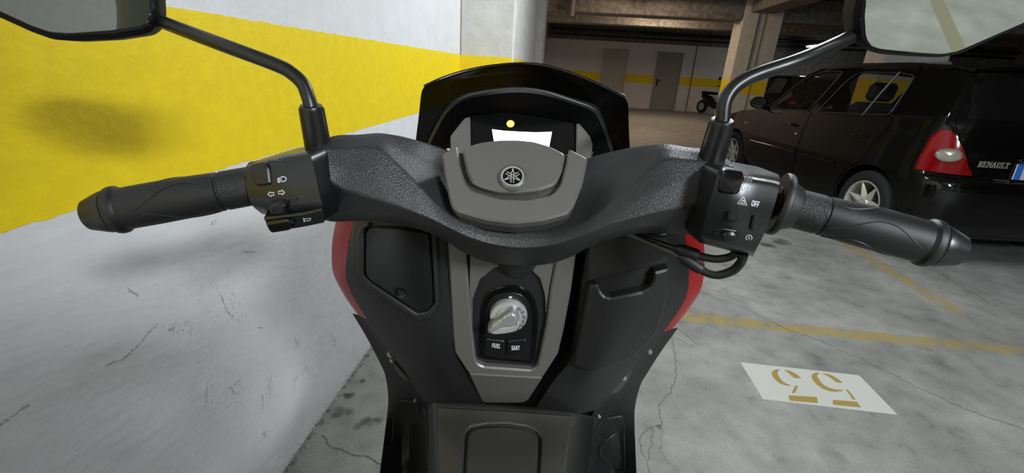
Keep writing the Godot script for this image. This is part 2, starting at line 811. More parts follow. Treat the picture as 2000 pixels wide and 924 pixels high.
func fitting(at: Vector3, energy: float, tint: Color, label: String) -> void:
	var t := thing("ceiling_lamp", at, label, "lamp", "fluorescent ceiling lamps")
	var mb := MB.new()
	rbox(mb, Vector3(0, 0.035, 0), Vector3(0.24, 0.05, 1.27), 0.008)
	put(mb, "housing", M.white_enamel, t)
	for s in [-1, 1]:
		mb = MB.new()
		rbox(mb, Vector3(0, 0.01, 0.628 * s), Vector3(0.24, 0.09, 0.02), 0.004)
		put(mb, "end_cap", M.white_enamel, t)
		mb = MB.new()
		tube(mb, [Vector3(0, 0.06, 0.45 * s), Vector3(0, CEIL - at.y, 0.45 * s)], 0.006, 8)
		put(mb, "hanger_rod", M.grey_pipe, t)
	var g := StandardMaterial3D.new()
	g.resource_name = "lamp_glow"
	g.albedo_color = Color(0.9, 0.9, 0.9)
	g.emission_enabled = true
	g.emission = tint
	g.emission_energy_multiplier = 6.0
	for x in [-0.07, 0.07]:
		mb = MB.new()
		tube(mb, [Vector3(x, -0.012, -0.61), Vector3(x, -0.012, 0.61)], 0.018, 16)
		put(mb, "lamp_tube", g, t)
	# a tube shines down and to both sides
	for q in [[Vector3(-PI / 2, 0, 0), Vector3(0, -0.04, 0), Vector2(0.22, 1.2), 1.0], [Vector3(0, PI / 2, 0), Vector3(-0.125, -0.012, 0), Vector2(1.2, 0.05), 0.6], [Vector3(0, -PI / 2, 0), Vector3(0.125, -0.012, 0), Vector2(1.2, 0.05), 0.6]]:
		var l := AreaLight3D.new()
		l.name = "lamp_light"
		l.area_size = q[2]
		l.area_normalize_energy = true
		l.light_energy = energy * q[3]
		l.light_color = tint
		l.area_range = 40.0
		l.shadow_enabled = true
		l.rotation = q[0]
		l.position = q[1]
		t.add_child(l, true)


# ------------------------------------------------------------------ the room
func slab_box(x0: float, y0: float, z0: float, x1: float, y1: float, z1: float, bevel := 0.0) -> MB:
	var mb := MB.new()
	rbox(mb, Vector3(x0 + x1, y0 + y1, z0 + z1) * 0.5, Vector3(x1 - x0, y1 - y0, z1 - z0), bevel)
	return mb


# a painted band with uneven edges on an upright face: from a to b along the face, n out of it
func painted_band(a: Vector3, b: Vector3, n: Vector3, y0: float, y1: float, parent: Node, step := 0.012, rough := 0.0022) -> void:
	var mb := MB.new()
	var l := a.distance_to(b)
	var c := maxi(2, int(l / step))
	var fn := FastNoiseLite.new()
	fn.seed = int(a.x * 91 + a.z * 57 + 400)
	fn.frequency = 1.0
	fn.fractal_octaves = 3
	var rows := [[], [], [], []]
	for i in c + 1:
		var p := a.lerp(b, float(i) / c)
		var s := l * i / c
		var e0 := fn.get_noise_2d(s * 30, 3.0) * rough * 2.0
		var e1 := fn.get_noise_2d(s * 30, 90.0) * rough * 2.0
		rows[0].append(Vector3(p.x, y0 + e0, p.z))
		rows[1].append(Vector3(p.x, y0 + e0, p.z) + n * 0.0008)
		rows[2].append(Vector3(p.x, y1 + e1, p.z) + n * 0.0008)
		rows[3].append(Vector3(p.x, y1 + e1, p.z))
	grid(mb, rows)
	put(mb, "yellow_band", M.yellow_wall_paint, parent)


func build_room() -> void:
	# floor: near field with its stains and cracks, and the rest of the hall
	var fx0 := WALLX
	var fx1 := 2.9
	var fz0 := -4.3
	var fz1 := -0.656
	var nf := MB.new()
	for q in [[fx0, fz0, 0, 0], [fx1, fz0, 1, 0], [fx1, fz1, 1, 1], [fx0, fz1, 0, 1]]:
		nf.add(Vector3(q[0], 0, q[1]))
		nf.uv.append(Vector2(q[2], q[3]))
	nf.quad(0, 1, 2, 3)
	var fm := mat("near_concrete_floor", Color.WHITE, 0.55)
	fm.albedo_texture = floor_texture(fx0, fz0, fx1 - fx0, 1400)
	var fl := structure(slab_box(-1.0, -0.3, BACKZ - 0.3, 16.3, -0.002, 8.3), "floor", M.raw_concrete)
	put(nf, "worn_concrete_surface", fm, fl)
	for q in [[fx1, fz0, 16.0, fz1], [WALLX, fz1, 16.0, 8.0], [WALLX, BACKZ, 16.0, fz0]]:
		var mb := MB.new()
		mb.add(Vector3(q[0], 0, q[1]))
		mb.add(Vector3(q[2], 0, q[1]))
		mb.add(Vector3(q[2], 0, q[3]))
		mb.add(Vector3(q[0], 0, q[3]))
		mb.quad(0, 1, 2, 3)
		put(mb, "concrete_surface", M.far_concrete_floor, fl)

	var bay := slab_box(1.58, 0.0002, 0.6, 1.65, 0.0008, 4.6)
	put(bay, "painted_bay_line", M.worn_line_paint, fl)

	# left wall, its band and the wall's scuffed lower part
	var wl := structure(slab_box(WALLX - 0.25, 0, BACKZ, WALLX - 0.001, CEIL, 8.2), "wall_left", M.white_wall_paint)
	var wm := mat("scuffed_wall_paint", Color.WHITE, 0.8)
	var wt := wall_texture(-3.37, 0.45, 0.95)
	wm.albedo_texture = wt
	wm.normal_enabled = true
	wm.normal_texture = (M.white_wall_paint as StandardMaterial3D).normal_texture
	wm.normal_scale = 0.1
	var mw := MB.new()
	for q in [[-3.37, 0.95, 0, 0], [0.45, 0.95, 1, 0], [0.45, 0.0, 1, 1], [-3.37, 0.0, 0, 1]]:
		mw.add(Vector3(WALLX, q[1], q[0]))
		mw.uv.append(Vector2(q[2], q[3]))
	mw.quad(0, 3, 2, 1)
	put(mw, "scuffed_lower_surface", wm, wl)
	mw = MB.new()
	for q in [[-3.37, CEIL], [8.0, CEIL], [8.0, 0.95], [0.45, 0.95], [-3.37, 0.95]]:
		mw.add(Vector3(WALLX, q[1], q[0]))
	mw.tri(0, 1, 2)
	mw.tri(0, 2, 3)
	mw.tri(0, 3, 4)
	put(mw, "upper_surface", M.white_wall_paint, wl)
	painted_band(Vector3(WALLX, 0, -3.37), Vector3(WALLX, 0, 6.0), Vector3(1, 0, 0), 0.951, 1.271, wl)

	# back wall
	var wb := structure(slab_box(-1.0, 0, BACKZ - 0.3, 16.3, CEIL, BACKZ), "wall_back", M.raw_concrete)
	var face := slab_box(WALLX, 0, BACKZ, 6.6, 2.40, BACKZ + 0.004)
	put(face, "white_paint_coat", M.white_wall_paint, wb)
	for s in [[WALLX, 1.52], [2.42, 3.58], [4.55, 6.6]]:
		painted_band(Vector3(s[0], 0, BACKZ + 0.004), Vector3(s[1], 0, BACKZ + 0.004), Vector3(0, 0, 1), 0.95, 1.27, wb, 0.3, 0.004)
	var mb := MB.new()
	rbox(mb, Vector3(4.98, 1.3, BACKZ + 0.012), Vector3(0.03, 2.6, 0.02))
	put(mb, "cable_conduit", M.grey_pipe, wb)
	structure(slab_box(16.0, 0, BACKZ, 16.3, CEIL, 8.2), "wall_right", M.raw_concrete)
	structure(slab_box(-1.0, 0, 8.0, 16.3, CEIL, 8.3), "wall_front", M.white_wall_paint)
	structure(slab_box(-1.0, CEIL, BACKZ - 0.3, 16.3, CEIL + 0.25, 8.3), "ceiling", M.raw_concrete)

	# the two metal doors in the back wall
	for d in [[1.53, 2.40, "door_1", M.door_pale_paint, false], [3.60, 4.48, "door_2", M.door_paint, true]]:
		var z: float = BACKZ + 0.004
		var o := structure(slab_box(d[0], 0.0, z, d[1], 2.08, z + 0.03, 0.004), d[2], d[3])
		for q in [[d[0] - 0.05, 0.0, d[0], 2.13], [d[1], 0.0, d[1] + 0.05, 2.13], [d[0], 2.08, d[1], 2.13]]:
			put(slab_box(q[0], q[1], z, q[2], q[3], z + 0.045), "door_frame", M.door_pale_paint if not d[4] else M.door_paint, o)
		if d[4]:
			mb = MB.new()
			rbox(mb, Vector3(d[0] + 0.09, 1.02, z + 0.035), Vector3(0.05, 0.26, 0.012), 0.004)
			put(mb, "handle_plate", M.deep_black, o)
			mb = MB.new()
			tube(mb, [Vector3(d[0] + 0.09, 1.08, z + 0.03), Vector3(d[0] + 0.09, 1.08, z + 0.085), Vector3(d[0] + 0.22, 1.07, z + 0.09)], 0.012, 8)
			put(mb, "door_handle", M.deep_black, o)

	# the wall pier beside the scooter
	pier("wall_pier", Vector3(WALLX, 0, -3.37), Vector3(0.385, CEIL, 2.45), "white wall pier with a yellow band projecting from the wall ahead")
	pier("corner_post", Vector3(WALLX, 0, -6.55), Vector3(0.44, CEIL, 0.5), "slim pinkish white post at the far end of the wall pier")

	# beams under the ceiling
	beam(Vector3(-0.74, 2.50, -12.05), Vector3(16.0, CEIL, -11.45), "concrete beam crossing above the far lane, lit by a warm lamp")
	beam(Vector3(-0.74, 2.62, -15.6), Vector3(16.0, CEIL, -15.1), "dark concrete beam running before the two metal doors")
	beam(Vector3(4.0, 2.66, -11.45), Vector3(4.5, CEIL, 7.9), "long concrete beam running over the parked black car")
	column(Vector3(4.29, 0, -11.72), Vector3(0.86, CEIL, 0.56), "white pillar with a cable conduit where the beam ends", true)
	column(Vector3(5.42, 0, -8.3), Vector3(0.95, CEIL, 0.5), "white pillar with a yellow band seen through the black car", false)
	column(Vector3(9.0, 0, -14.6), Vector3(0.6, CEIL, 0.5), "white pillar standing near the far glowing lamp", false)
	column(Vector3(4.4, 0, 4.6), Vector3(0.6, CEIL, 0.6), "white pillar at the lane behind the scooter", false)

	# pipes under the ceiling
	pipe([Vector3(-0.6, 2.86, -10.9), Vector3(15.9, 2.86, -10.9)], 0.035, M.grey_pipe, "thin grey pipe running along the lit concrete beam")
	pipe([Vector3(-0.6, 2.72, -18.8), Vector3(15.9, 2.72, -18.8)], 0.06, M.dark_pipe, "dark pipe running high along the back wall")
	pipe([Vector3(-0.6, 2.55, -18.85), Vector3(15.9, 2.55, -18.85)], 0.035, M.dark_pipe, "thin dark pipe just below the thicker one")
	pipe([Vector3(0.05, 2.38, -11.3), Vector3(0.05, CEIL, -11.3)], 0.09, M.grey_pipe, "short grey drain pipe dropping beside the wall corner")

	# the painted bay number and the yellow floor lines
	var t := thing("bay_number_sign", Vector3(1.187, 0.0, -1.692), "white painted rectangle with the bay number 53 on the floor", "floor marking")
	mb = slab_box(-0.2585, 0.0003, -0.1235, 0.2585, 0.0012, 0.1235)
	put(mb, "white_patch", M.floor_sign_paint, t)
	stencil(t)


func pier(called: String, at: Vector3, size: Vector3, label: String) -> void:
	var t := thing(called, at, label, "pillar")
	var mb := slab_box(0, 0, -size.z, size.x, size.y - 0.001, 0, 0.012)
	put(mb, "shaft", M.pillar_paint, t)
	painted_band(Vector3(0, 0, 0), Vector3(size.x - 0.012, 0, 0), Vector3(0, 0, 1), 0.951, 1.271, t)
	painted_band(Vector3(size.x, 0, -0.012), Vector3(size.x, 0, -size.z), Vector3(1, 0, 0), 0.951, 1.271, t)


func column(at: Vector3, size: Vector3, label: String, conduit: bool) -> void:
	var t := thing("concrete_pillar", at, label, "pillar", "free-standing pillars")
	var h := size * 0.5
	put(slab_box(-h.x, 0, -h.z, h.x, size.y - 0.001, h.z, 0.02), "shaft", M.pillar_paint, t)
	for q in [[Vector3(-h.x + 0.02, 0, h.z), Vector3(h.x - 0.02, 0, h.z), Vector3(0, 0, 1)], [Vector3(h.x, 0, h.z - 0.02), Vector3(h.x, 0, -h.z + 0.02), Vector3(1, 0, 0)],
			[Vector3(-h.x, 0, -h.z + 0.02), Vector3(-h.x, 0, h.z - 0.02), Vector3(-1, 0, 0)], [Vector3(h.x - 0.02, 0, -h.z), Vector3(-h.x + 0.02, 0, -h.z), Vector3(0, 0, -1)]]:
		painted_band(q[0], q[1], q[2], 0.95, 1.27 if conduit else 1.38, t, 0.05, 0.003)
	if conduit:
		var mb := MB.new()
		tube(mb, [Vector3(-0.10, 1.42, h.z + 0.02), Vector3(-0.10, CEIL - 0.01, h.z + 0.02)], 0.014, 8)
		put(mb, "cable_conduit", M.grey_pipe, t)
		mb = MB.new()
		rbox(mb, Vector3(-0.10, 1.40, h.z + 0.02), Vector3(0.09, 0.09, 0.04), 0.006)
		put(mb, "socket_box", M.white_enamel, t)
		mb = MB.new()
		tube(mb, [Vector3(0.04, 0.02, h.z + 0.012), Vector3(0.04, CEIL - 0.01, h.z + 0.012)], 0.010, 8)
		put(mb, "copper_pipe", M.ochre_paint, t)


func beam(a: Vector3, b: Vector3, label: String) -> void:
	var c := (a + b) * 0.5
	var t := thing("concrete_beam", Vector3(c.x, a.y, c.z), label, "beam")
	var s := b - a
	put(slab_box(-s.x / 2, 0, -s.z / 2, s.x / 2, s.y - 0.001, s.z / 2, 0.015), "beam_body", M.raw_concrete, t)


func pipe(path: Array, r: float, m: Material, label: String) -> void:
	var c: Vector3 = (path[0] + path[path.size() - 1]) * 0.5
	var t := thing("ceiling_pipe", c, label, "pipe", "pipes under the ceiling")
	var p := []
	for q in path:
		p.append(q - c)
	var mb := MB.new()
	tube(mb, p, r, 12)
	put(mb, "pipe_run", m, t)
	var d: Vector3 = p[1] - p[0]
	if absf(d.x) > 3.0:
		for k in 7:
			mb = MB.new()
			var x: float = p[0].x + d.x * (k + 0.5) / 7.0
			rbox(mb, Vector3(x, (CEIL - c.y) * 0.5 + 0.0, 0), Vector3(0.025, CEIL - c.y, 0.012))
			put(mb, "pipe_bracket", m, t)


# the stencilled 53, read from the far side of the sign: strokes in metres on the sign, seen from above
func stencil(t: Node3D) -> void:
	var y := 0.0016
	var place := func(p) -> Vector3:       # from the photograph's points to the sign's own axes
		var v := ray(p[0], p[1])
		v *= -EYE.y / v.y
		return Vector3(v.x - 1.187, y, v.z + 1.692)
	var px := func(x: float, z: float) -> Array:     # zoomed crop, 5.556 points to one
		return [1420.0 + x / 5.556, 680.0 + z / 5.556]
	var shapes := [
		[[668, 515], [975, 535], [985, 600], [690, 575], [668, 550]],
		[[740, 410], [772, 415], [735, 490], [700, 488]],
		[[575, 232], [530, 235], [495, 250], [482, 275], [490, 305], [520, 345], [570, 385], [630, 408], [690, 415], [690, 405], [645, 390], [600, 360], [570, 325], [548, 285], [552, 255]],
		[[612, 238], [650, 262], [690, 295], [730, 328], [805, 330], [775, 302], [725, 270], [670, 245]],
		[[1148, 565], [1405, 585], [1455, 648], [1165, 618], [1145, 605]],
		[[1285, 448], [1312, 455], [1350, 500], [1395, 562], [1362, 560], [1325, 505]],
		[[1005, 270], [960, 270], [925, 285], [914, 315], [930, 350], [975, 400], [1030, 440], [1100, 468], [1170, 478], [1255, 468], [1258, 456], [1180, 452], [1100, 430], [1045, 400], [1005, 355], [975, 305], [985, 285]],
		[[1030, 278], [1095, 308], [1140, 340], [1190, 375], [1255, 380], [1215, 345], [1150, 305], [1090, 282]],
	]
	for s in shapes:
		var p := []
		for q in s:
			p.append(place.call(px.call(q[0], q[1])))
		var mb := MB.new()
		slab(mb, p, Vector3.UP, 0.0007)
		put(mb, "stencil_stroke", M.ochre_paint, t)


func floor_texture(x0: float, z0: float, size: float, n: int) -> ImageTexture:
	var a := noise_img(n, 0.0035, FastNoiseLite.TYPE_SIMPLEX_SMOOTH, 41, 5, false)
	var b := noise_img(n, 0.02, FastNoiseLite.TYPE_SIMPLEX_SMOOTH, 42, 4, false)
	var c := noise_img(n, 0.22, FastNoiseLite.TYPE_SIMPLEX, 43, 2, false)
	a.convert(Image.FORMAT_L8)
	b.convert(Image.FORMAT_L8)
	c.convert(Image.FORMAT_L8)
	var da := a.get_data()
	var db := b.get_data()
	var dc := c.get_data()
	var out := PackedByteArray()
	out.resize(n * n * 3)
	var k := size / n
	for j in n:
		var z := z0 + (j + 0.5) * k
		var line1 := z > -2.255 and z < -2.13
		for i in n:
			var q := j * n + i
			var va: float = da[q]
			var vb: float = db[q]
			var g := 136.0 + (va - 128.0) * 0.13 + (vb - 128.0) * 0.09 + (dc[q] - 128.0) * 0.06
			if vb < 66.0:
				g -= (66.0 - vb) * 0.25
			var r := g
			var gg := g
			var bb := g - 5.0
			var x := x0 + (i + 0.5) * k
			var w := 0.0
			if line1 and z > -2.24 + (va - 128) * 0.0001 and z < -2.145 + (vb - 128) * 0.00006 and x > 0.2 and x < 2.75:
				w = clampf(0.62 - maxf(0.0, x - 1.7) * 0.38 + (vb - 128.0) * 0.004, 0.08, 0.85)
			elif x > 2.40 and x < 2.52 and z < -2.45:
				w = clampf(0.50 + (vb - 120.0) * 0.008 + minf(0.0, -3.05 - z) * 0.9, 0.0, 0.6)
			if w > 0.0:
				r = lerpf(r, 158.0, w)
				gg = lerpf(gg, 134.0, w)
				bb = lerpf(bb, 70.0, w)
			out[3 * q] = int(clampf(r, 0, 255))
			out[3 * q + 1] = int(clampf(gg, 0, 255))
			out[3 * q + 2] = int(clampf(bb, 0, 255))
	var im := Image.create_from_data(n, n, false, Image.FORMAT_RGB8, out)
	# cracks: [points x z ..., width]
	for cr in [
		[[[0.70, -2.25], [0.654, -1.986], [0.629, -1.79], [0.603, -1.639], [0.543, -1.531], [0.499, -1.464], [0.487, -1.433], [0.48, -1.352], [0.445, -1.333], [0.392, -1.288], [0.381, -1.239], [0.389, -1.185]], 1.1],
		[[[0.445, -1.333], [0.43, -1.26], [0.40, -1.176], [0.392, -1.126], [0.37, -1.0], [0.38, -0.9]], 1.0],
		[[[0.48, -1.352], [0.46, -1.28], [0.45, -1.22], [0.47, -1.17]], 0.7],
		[[[0.80, -2.62], [0.927, -2.531], [1.141, -2.374], [1.282, -2.184], [1.415, -2.089], [1.561, -1.925], [1.673, -1.764], [1.783, -1.643], [1.9, -1.579], [2.1, -1.42]], 1.3],
		[[[2.0, -3.75], [2.3, -3.66], [2.666, -3.613], [2.83, -3.257], [2.785, -2.785]], 1.6],
		[[[-0.70, -1.10], [-0.64, -1.06], [-0.545, -1.044], [-0.481, -1.034], [-0.40, -1.0]], 1.4],
		[[[0.60, -2.1], [0.66, -1.98], [0.74, -1.9]], 1.0], [[[0.70, -2.06], [0.75, -1.97], [0.77, -1.93]], 1.2], [[[0.85, -2.75], [1.0, -2.58], [1.2, -2.5]], 1.0],
	]:
		var pts: Array = cr[0]
		for s in pts.size() - 1:
			var p := Vector2(pts[s][0], pts[s][1])
			var e := Vector2(pts[s + 1][0], pts[s + 1][1])
			var steps := int(p.distance_to(e) / k * 1.2) + 1
			for u in steps:
				var w := p.lerp(e, float(u) / steps)
				var nn := sin(w.x * 71.0) * 0.003 + sin(w.y * 123.0 + w.x * 40.0) * 0.003 + rng.randf_range(-1, 1) * k * 0.8
				var dn := (e - p).normalized().orthogonal()
				w += dn * nn
				dab(im, (w.x - x0) / k, (w.y - z0) / k, cr[1] * rng.randf_range(0.35, 0.75), Color(0.20, 0.195, 0.185), 0.55)
	# oil spots and dirt
	for st in [[-0.698, -1.306, 0.022, 0.6], [-0.681, -1.393, 0.013, 0.5], [-0.698, -1.215, 0.03, 0.35], [-0.66, -1.225, 0.02, 0.25], [-0.571, -1.186, 0.03, 0.3], [-0.54, -1.20, 0.02, 0.3], [-0.60, -1.16, 0.018, 0.3],
		[1.30, -1.90, 0.06, 0.14], [1.10, -1.95, 0.05, 0.12], [1.55, -1.72, 0.07, 0.15], [1.62, -1.5, 0.05, 0.12], [1.42, -2.7, 0.06, 0.14], [1.25, -2.85, 0.05, 0.14], [1.6, -2.9, 0.07, 0.12], [0.47, -1.34, 0.012, 0.5],
		[1.9, -2.0, 0.08, 0.12], [1.05, -1.3, 0.05, 0.14], [0.85, -1.25, 0.04, 0.12], [1.75, -3.5, 0.08, 0.35], [1.9, -3.62, 0.09, 0.35], [-0.735, -1.55, 0.012, 0.5]]:
		for u in 26:
			var an := rng.randf() * TAU
			var rr: float = sqrt(rng.randf()) * st[2] * 0.8
			dab(im, (st[0] + cos(an) * rr - x0) / k, (st[1] + sin(an) * rr * 1.0 - z0) / k, st[2] / k * rng.randf_range(0.2, 0.5), Color(0.20, 0.195, 0.18), st[3] * (0.35 if st[3] > 0.2 else 0.16))
	# small chips and specks
	for u in 900:
		var px := rng.randf() * n
		var py := rng.randf() * n
		dab(im, px, py, rng.randf_range(0.5, 1.6), Color(0.25, 0.245, 0.23) if rng.randf() < 0.7 else Color(0.7, 0.7, 0.68), rng.randf_range(0.15, 0.5))
	# dirt where the floor meets the wall
	for u in 500:
		dab(im, rng.randf() * 7.0, rng.randf() * n, rng.randf_range(0.8, 3.0), Color(0.17, 0.165, 0.15), 0.25)
	return ImageTexture.create_from_image(im)


func dab(im: Image, x: float, y: float, r: float, c: Color, share: float) -> void:
	var w := im.get_width()
	var h := im.get_height()
	for j in range(maxi(0, int(y - r - 1)), mini(h, int(y + r + 2))):
		for i in range(maxi(0, int(x - r - 1)), mini(w, int(x + r + 2))):
			var d := Vector2(i + 0.5 - x, j + 0.5 - y).length()
			var s := share * clampf(r + 0.5 - d, 0.0, 1.0)
			if s > 0.0:
				im.set_pixel(i, j, im.get_pixel(i, j).lerp(c, s))


func wall_texture(z0: float, z1: float, top: float) -> ImageTexture:
	var w := 2048
	var h := int(w * top / (z1 - z0))
	var a := noise_img(512, 0.012, FastNoiseLite.TYPE_SIMPLEX_SMOOTH, 22, 5)
	var im := Image.create(w, h, false, Image.FORMAT_RGB8)
	for j in h:
		for i in w:
			var g: float = 0.83 + 0.035 * a.get_pixel(i % 512, j % 512).r
			im.set_pixel(i, j, Color(g, g, g))
	var k := w / (z1 - z0)
	var at := func(px: float, py: float) -> Vector2:
		var v := ray(px, py)
		v *= WALLX / v.x
		return Vector2((v.z - z0) * k, (top - (v.y + EYE.y)) * k)
	# scratches and rubbed marks, where the photograph shows them
	for s in [[[205, 714], [240, 702], [275, 670], [290, 650], [308, 632]], [[430, 575], [445, 610], [455, 618]], [[415, 432], [414, 441]], [[421, 430], [420, 440]], [[250, 565], [270, 578]], [[475, 492], [500, 492]],
		[[505, 640], [515, 640]], [[340, 640], [330, 645]], [[575, 760], [577, 742], [581, 736]], [[526, 745], [528, 775]], [[512, 770], [514, 800]], [[650, 655], [652, 680]], [[655, 660], [656, 678]], [[580, 668], [578, 678]],
		[[404, 755], [403, 790]], [[450, 755], [458, 770]], [[691, 680], [690, 690]], [[515, 845], [518, 855]], [[0, 830], [40, 800], [60, 790]], [[600, 715], [598, 725]]]:
		for q in s.size() - 1:
			var p: Vector2 = at.call(s[q][0], s[q][1])
			var e: Vector2 = at.call(s[q + 1][0], s[q + 1][1])
			var steps := int(p.distance_to(e) * 1.5) + 2
			for u in steps:
				if rng.randf() < 0.75:
					var c := p.lerp(e, float(u) / steps)
					dab(im, c.x + rng.randf_range(-0.8, 0.8), c.y + rng.randf_range(-0.8, 0.8), rng.randf_range(0.3, 0.9), Color(0.36, 0.35, 0.33), 0.4)
	for s in [[405, 770, 14, 40], [455, 765, 12, 18], [527, 755, 6, 14], [455, 600, 22, 26], [350, 640, 20, 8], [650, 670, 10, 20], [580, 670, 4, 8], [516, 848, 4, 8], [600, 720, 6, 10], [470, 790, 30, 30], [690, 690, 6, 10], [420, 560, 40, 20]]:
		for u in 60:
			var c: Vector2 = at.call(s[0] + rng.randfn() * s[2], s[1] + rng.randfn() * s[3])
			var l := rng.randf_range(1, 5)
			for m in int(l):
				dab(im, c.x + rng.randf_range(-0.5, 0.5), c.y + m, rng.randf_range(0.3, 0.7), Color(0.40, 0.39, 0.37), 0.22)
	# dirt along the foot of the wall
	for u in 1500:
		var y := h - absf(rng.randfn()) * 5.0
		dab(im, rng.randf() * w, y, rng.randf_range(0.5, 1.8), Color(0.33, 0.31, 0.28), 0.22)
	return ImageTexture.create_from_image(im)


# ------------------------------------------------------------------ the scooter
var scooter: Node3D


func spart(mb: MB, called: String, m: Material, parent: Node = null, crease := 40.0) -> MeshInstance3D:
	return put(mb, called, m, scooter if parent == null else parent, SO, crease)


func crop(pts: Array, ox: float, oy: float, k: float) -> Array:
	var out := []
	for p in pts:
		out.append([ox + p[0] / k, oy + p[1] / k])
	return out


func closed_line(p: Array) -> Array:
	var q := p.duplicate()
	q.append(p[0])
	return q


func text_at(s: String, at: Vector3, n: Vector3, right: Vector3, height: float, squeeze: float, called: String, m: Material, parent: Node) -> void:
	var tm := TextMesh.new()
	var f := SystemFont.new()
	f.font_names = PackedStringArray(["Droid Sans"])
	f.font_weight = 700
	tm.font = f
	tm.text = s
	tm.font_size = 64
	tm.pixel_size = height / 46.0
	tm.depth = 0.0004
	tm.curve_step = 2.0
	var o := MeshInstance3D.new()
	o.mesh = tm
	o.material_override = m
	name_under(o, called, parent)
	var x := (right - n * right.dot(n)).normalized()
	o.transform = Transform3D(Basis(x * squeeze, n.cross(x), n), at)


func build_scooter() -> void:
	scooter = thing("scooter", EYE + SB * SO, "dark grey and red scooter with black grips and a smoked windscreen", "scooter")
	scooter.basis = SB
	build_handlebar()
	build_controls()
	build_dash()
	build_mirrors()
	build_leg_shield()
	build_centre_panel()
	build_tunnel()
	build_scooter_rest()


func build_handlebar() -> void:
	var cols := [
		[[606, 288, .385], [609, 294, .379], [611, 300, .376], [613, 309, .373], [622, 370, .378], [634, 430, .392]],
		[[650, 266, .400], [645, 290, .386], [640, 315, .379], [636, 343, .371], [643, 390, .382], [652, 433, .400]],
		[[700, 263, .410], [695, 288, .391], [680, 330, .380], [665, 369, .372], [682, 402, .386], [700, 432, .405]],
		[[740, 260, .420], [741, 290, .395], [730, 340, .381], [720, 387, .373], [732, 412, .388], [747, 434, .407]],
		[[772, 265, .428], [785, 328, .392], [775, 366, .381], [775, 404, .374], [782, 424, .389], [792, 440, .410]],
		[[812, 276, .436], [828, 372, .388], [826, 398, .381], [830, 424, .376], [832, 440, .390], [835, 454, .412]],
		[[850, 288, .448], [864, 408, .387], [866, 425, .382], [872, 443, .378], [872, 457, .392], [870, 470, .414]],
		[[880, 300, .455], [902, 433, .388], [905, 447, .384], [912, 462, .381], [910, 478, .398], [906, 493, .420]],
		[[930, 330, .455], [950, 447, .392], [953, 462, .387], [957, 477, .384], [954, 496, .405], [950, 511, .430]],
		[[1003, 340, .455], [1001, 452, .393], [1000, 468, .388], [1000, 485, .385], [999, 503, .410], [998, 518, .435]],
	]
	var pts := []
	for c in cols:
		var line := []
		for p in c:
			line.append(sp(p[0], p[1], p[2]))
		pts.append(line)
	for p in pts[9].size():
		pts[9][p].x = 0.0
	# the dip beside the emblem plate
	for c in pts.size():
		var a: Vector3 = pts[c][0]
		var b: Vector3 = pts[c][1]
		var dip: float = [0, 0, 0, 0, 0.0, 0.004, 0.010, 0.014, 0.014, 0.014][c]
		pts[c].insert(1, a.lerp(b, 0.45) + Vector3(0, 0, -dip))
	var all := []
	for c in 10:
		all.append(pts[c])
	for c in range(8, -1, -1):
		all.append(mirrors(pts[c]))
	var rows := transpose(all)
	for i in rows.size():
		rows[i] = catmull(rows[i], 5)
	var colz := transpose(rows)
	for i in colz.size():
		colz[i] = soften(colz[i], 0.16, 3)
	var mb := MB.new()
	shell(mb, transpose(colz), Vector3(0, -0.006, -0.034))
	spart(mb, "handlebar_cover", M.grained_plastic, null, 55.0)
	# the shroud round the steering stem below the cover
	mb = MB.new()
	tube(mb, [Vector3(0, -0.13, -0.455), Vector3(0, -0.20, -0.50), Vector3(0, -0.23, -0.53)], [0.03, 0.032, 0.03], 20)
	spart(mb, "steering_shroud", M.matt_plastic, null, 50.0)
	# emblem plate in three pieces
	var pl := plane3([872, 360, .396], [1138, 368, .396], [1004, 277, .430])
	mb = MB.new()
	slab(mb, poly(pl, [[863, 303], [890, 289], [1112, 293], [1147, 311], [1137, 360], [1119, 405], [1108, 418], [1060, 431], [1005, 437], [950, 430], [892, 413], [880, 400], [869, 350]], 8, -0.006), pl.normal, 0.014, 0.002)
	var plate := spart(mb, "emblem_plate_base", M.grey_paint)
	mb = MB.new()
	slab(mb, poly(pl, [[862, 303], [894, 286], [898, 320], [909, 358], [924, 374], [978, 389], [1030, 391], [1078, 381], [1095, 360], [1110, 297], [1112, 292], [1148, 311], [1138, 360], [1119, 406], [1108, 419], [1060, 432], [1005, 438], [950, 431], [892, 414], [880, 401], [869, 350]], 7, 0.002), pl.normal, 0.010, 0.0018)
	spart(mb, "emblem_plate_rim", M.silver_paint, plate)
	mb = MB.new()
	var top := poly(pl, [[903, 292], [935, 281], [970, 276], [1004, 275], [1040, 278], [1072, 287], [1104, 303], [1098, 335], [1088, 356], [1078, 366], [1050, 374], [1010, 378], [970, 376], [938, 367], [921, 358], [911, 335]], 8, 0.003)
	slab(mb, top, pl.normal, 0.02, 0.0022)
	spart(mb, "emblem_plate_centre", M.silver_paint, plate)
	# emblem: boss, disc, ring and three tuning forks
	var c := onp(pl, 1001, 351, 0.003)
	var n := pl.normal
	var R := 23.0 * c.length() / F * 0.97
	mb = MB.new()
	lathe(mb, c, n, [[R * 1.32, -0.002], [R * 1.28, 0.001], [R * 1.12, 0.0035], [R * 1.03, 0.0038], [R * 1.0, 0.0025], [0.0, 0.0025]], 40)
	var boss := spart(mb, "emblem_boss", M.silver_paint, plate)
	mb = MB.new()
	lathe(mb, c, n, [[R * 0.99, 0.0020], [R * 0.99, 0.0029], [0.0, 0.0029]], 40)
	spart(mb, "emblem_disc", M.gloss_black, boss.get_parent())
	mb = MB.new()
	lathe(mb, c, n, [[R * 1.0, 0.0028], [R * 0.98, 0.0036], [R * 0.86, 0.0036], [R * 0.84, 0.0028]], 40)
	spart(mb, "emblem_ring", M.bright_alloy, plate)
	var fr := frame_of(n)
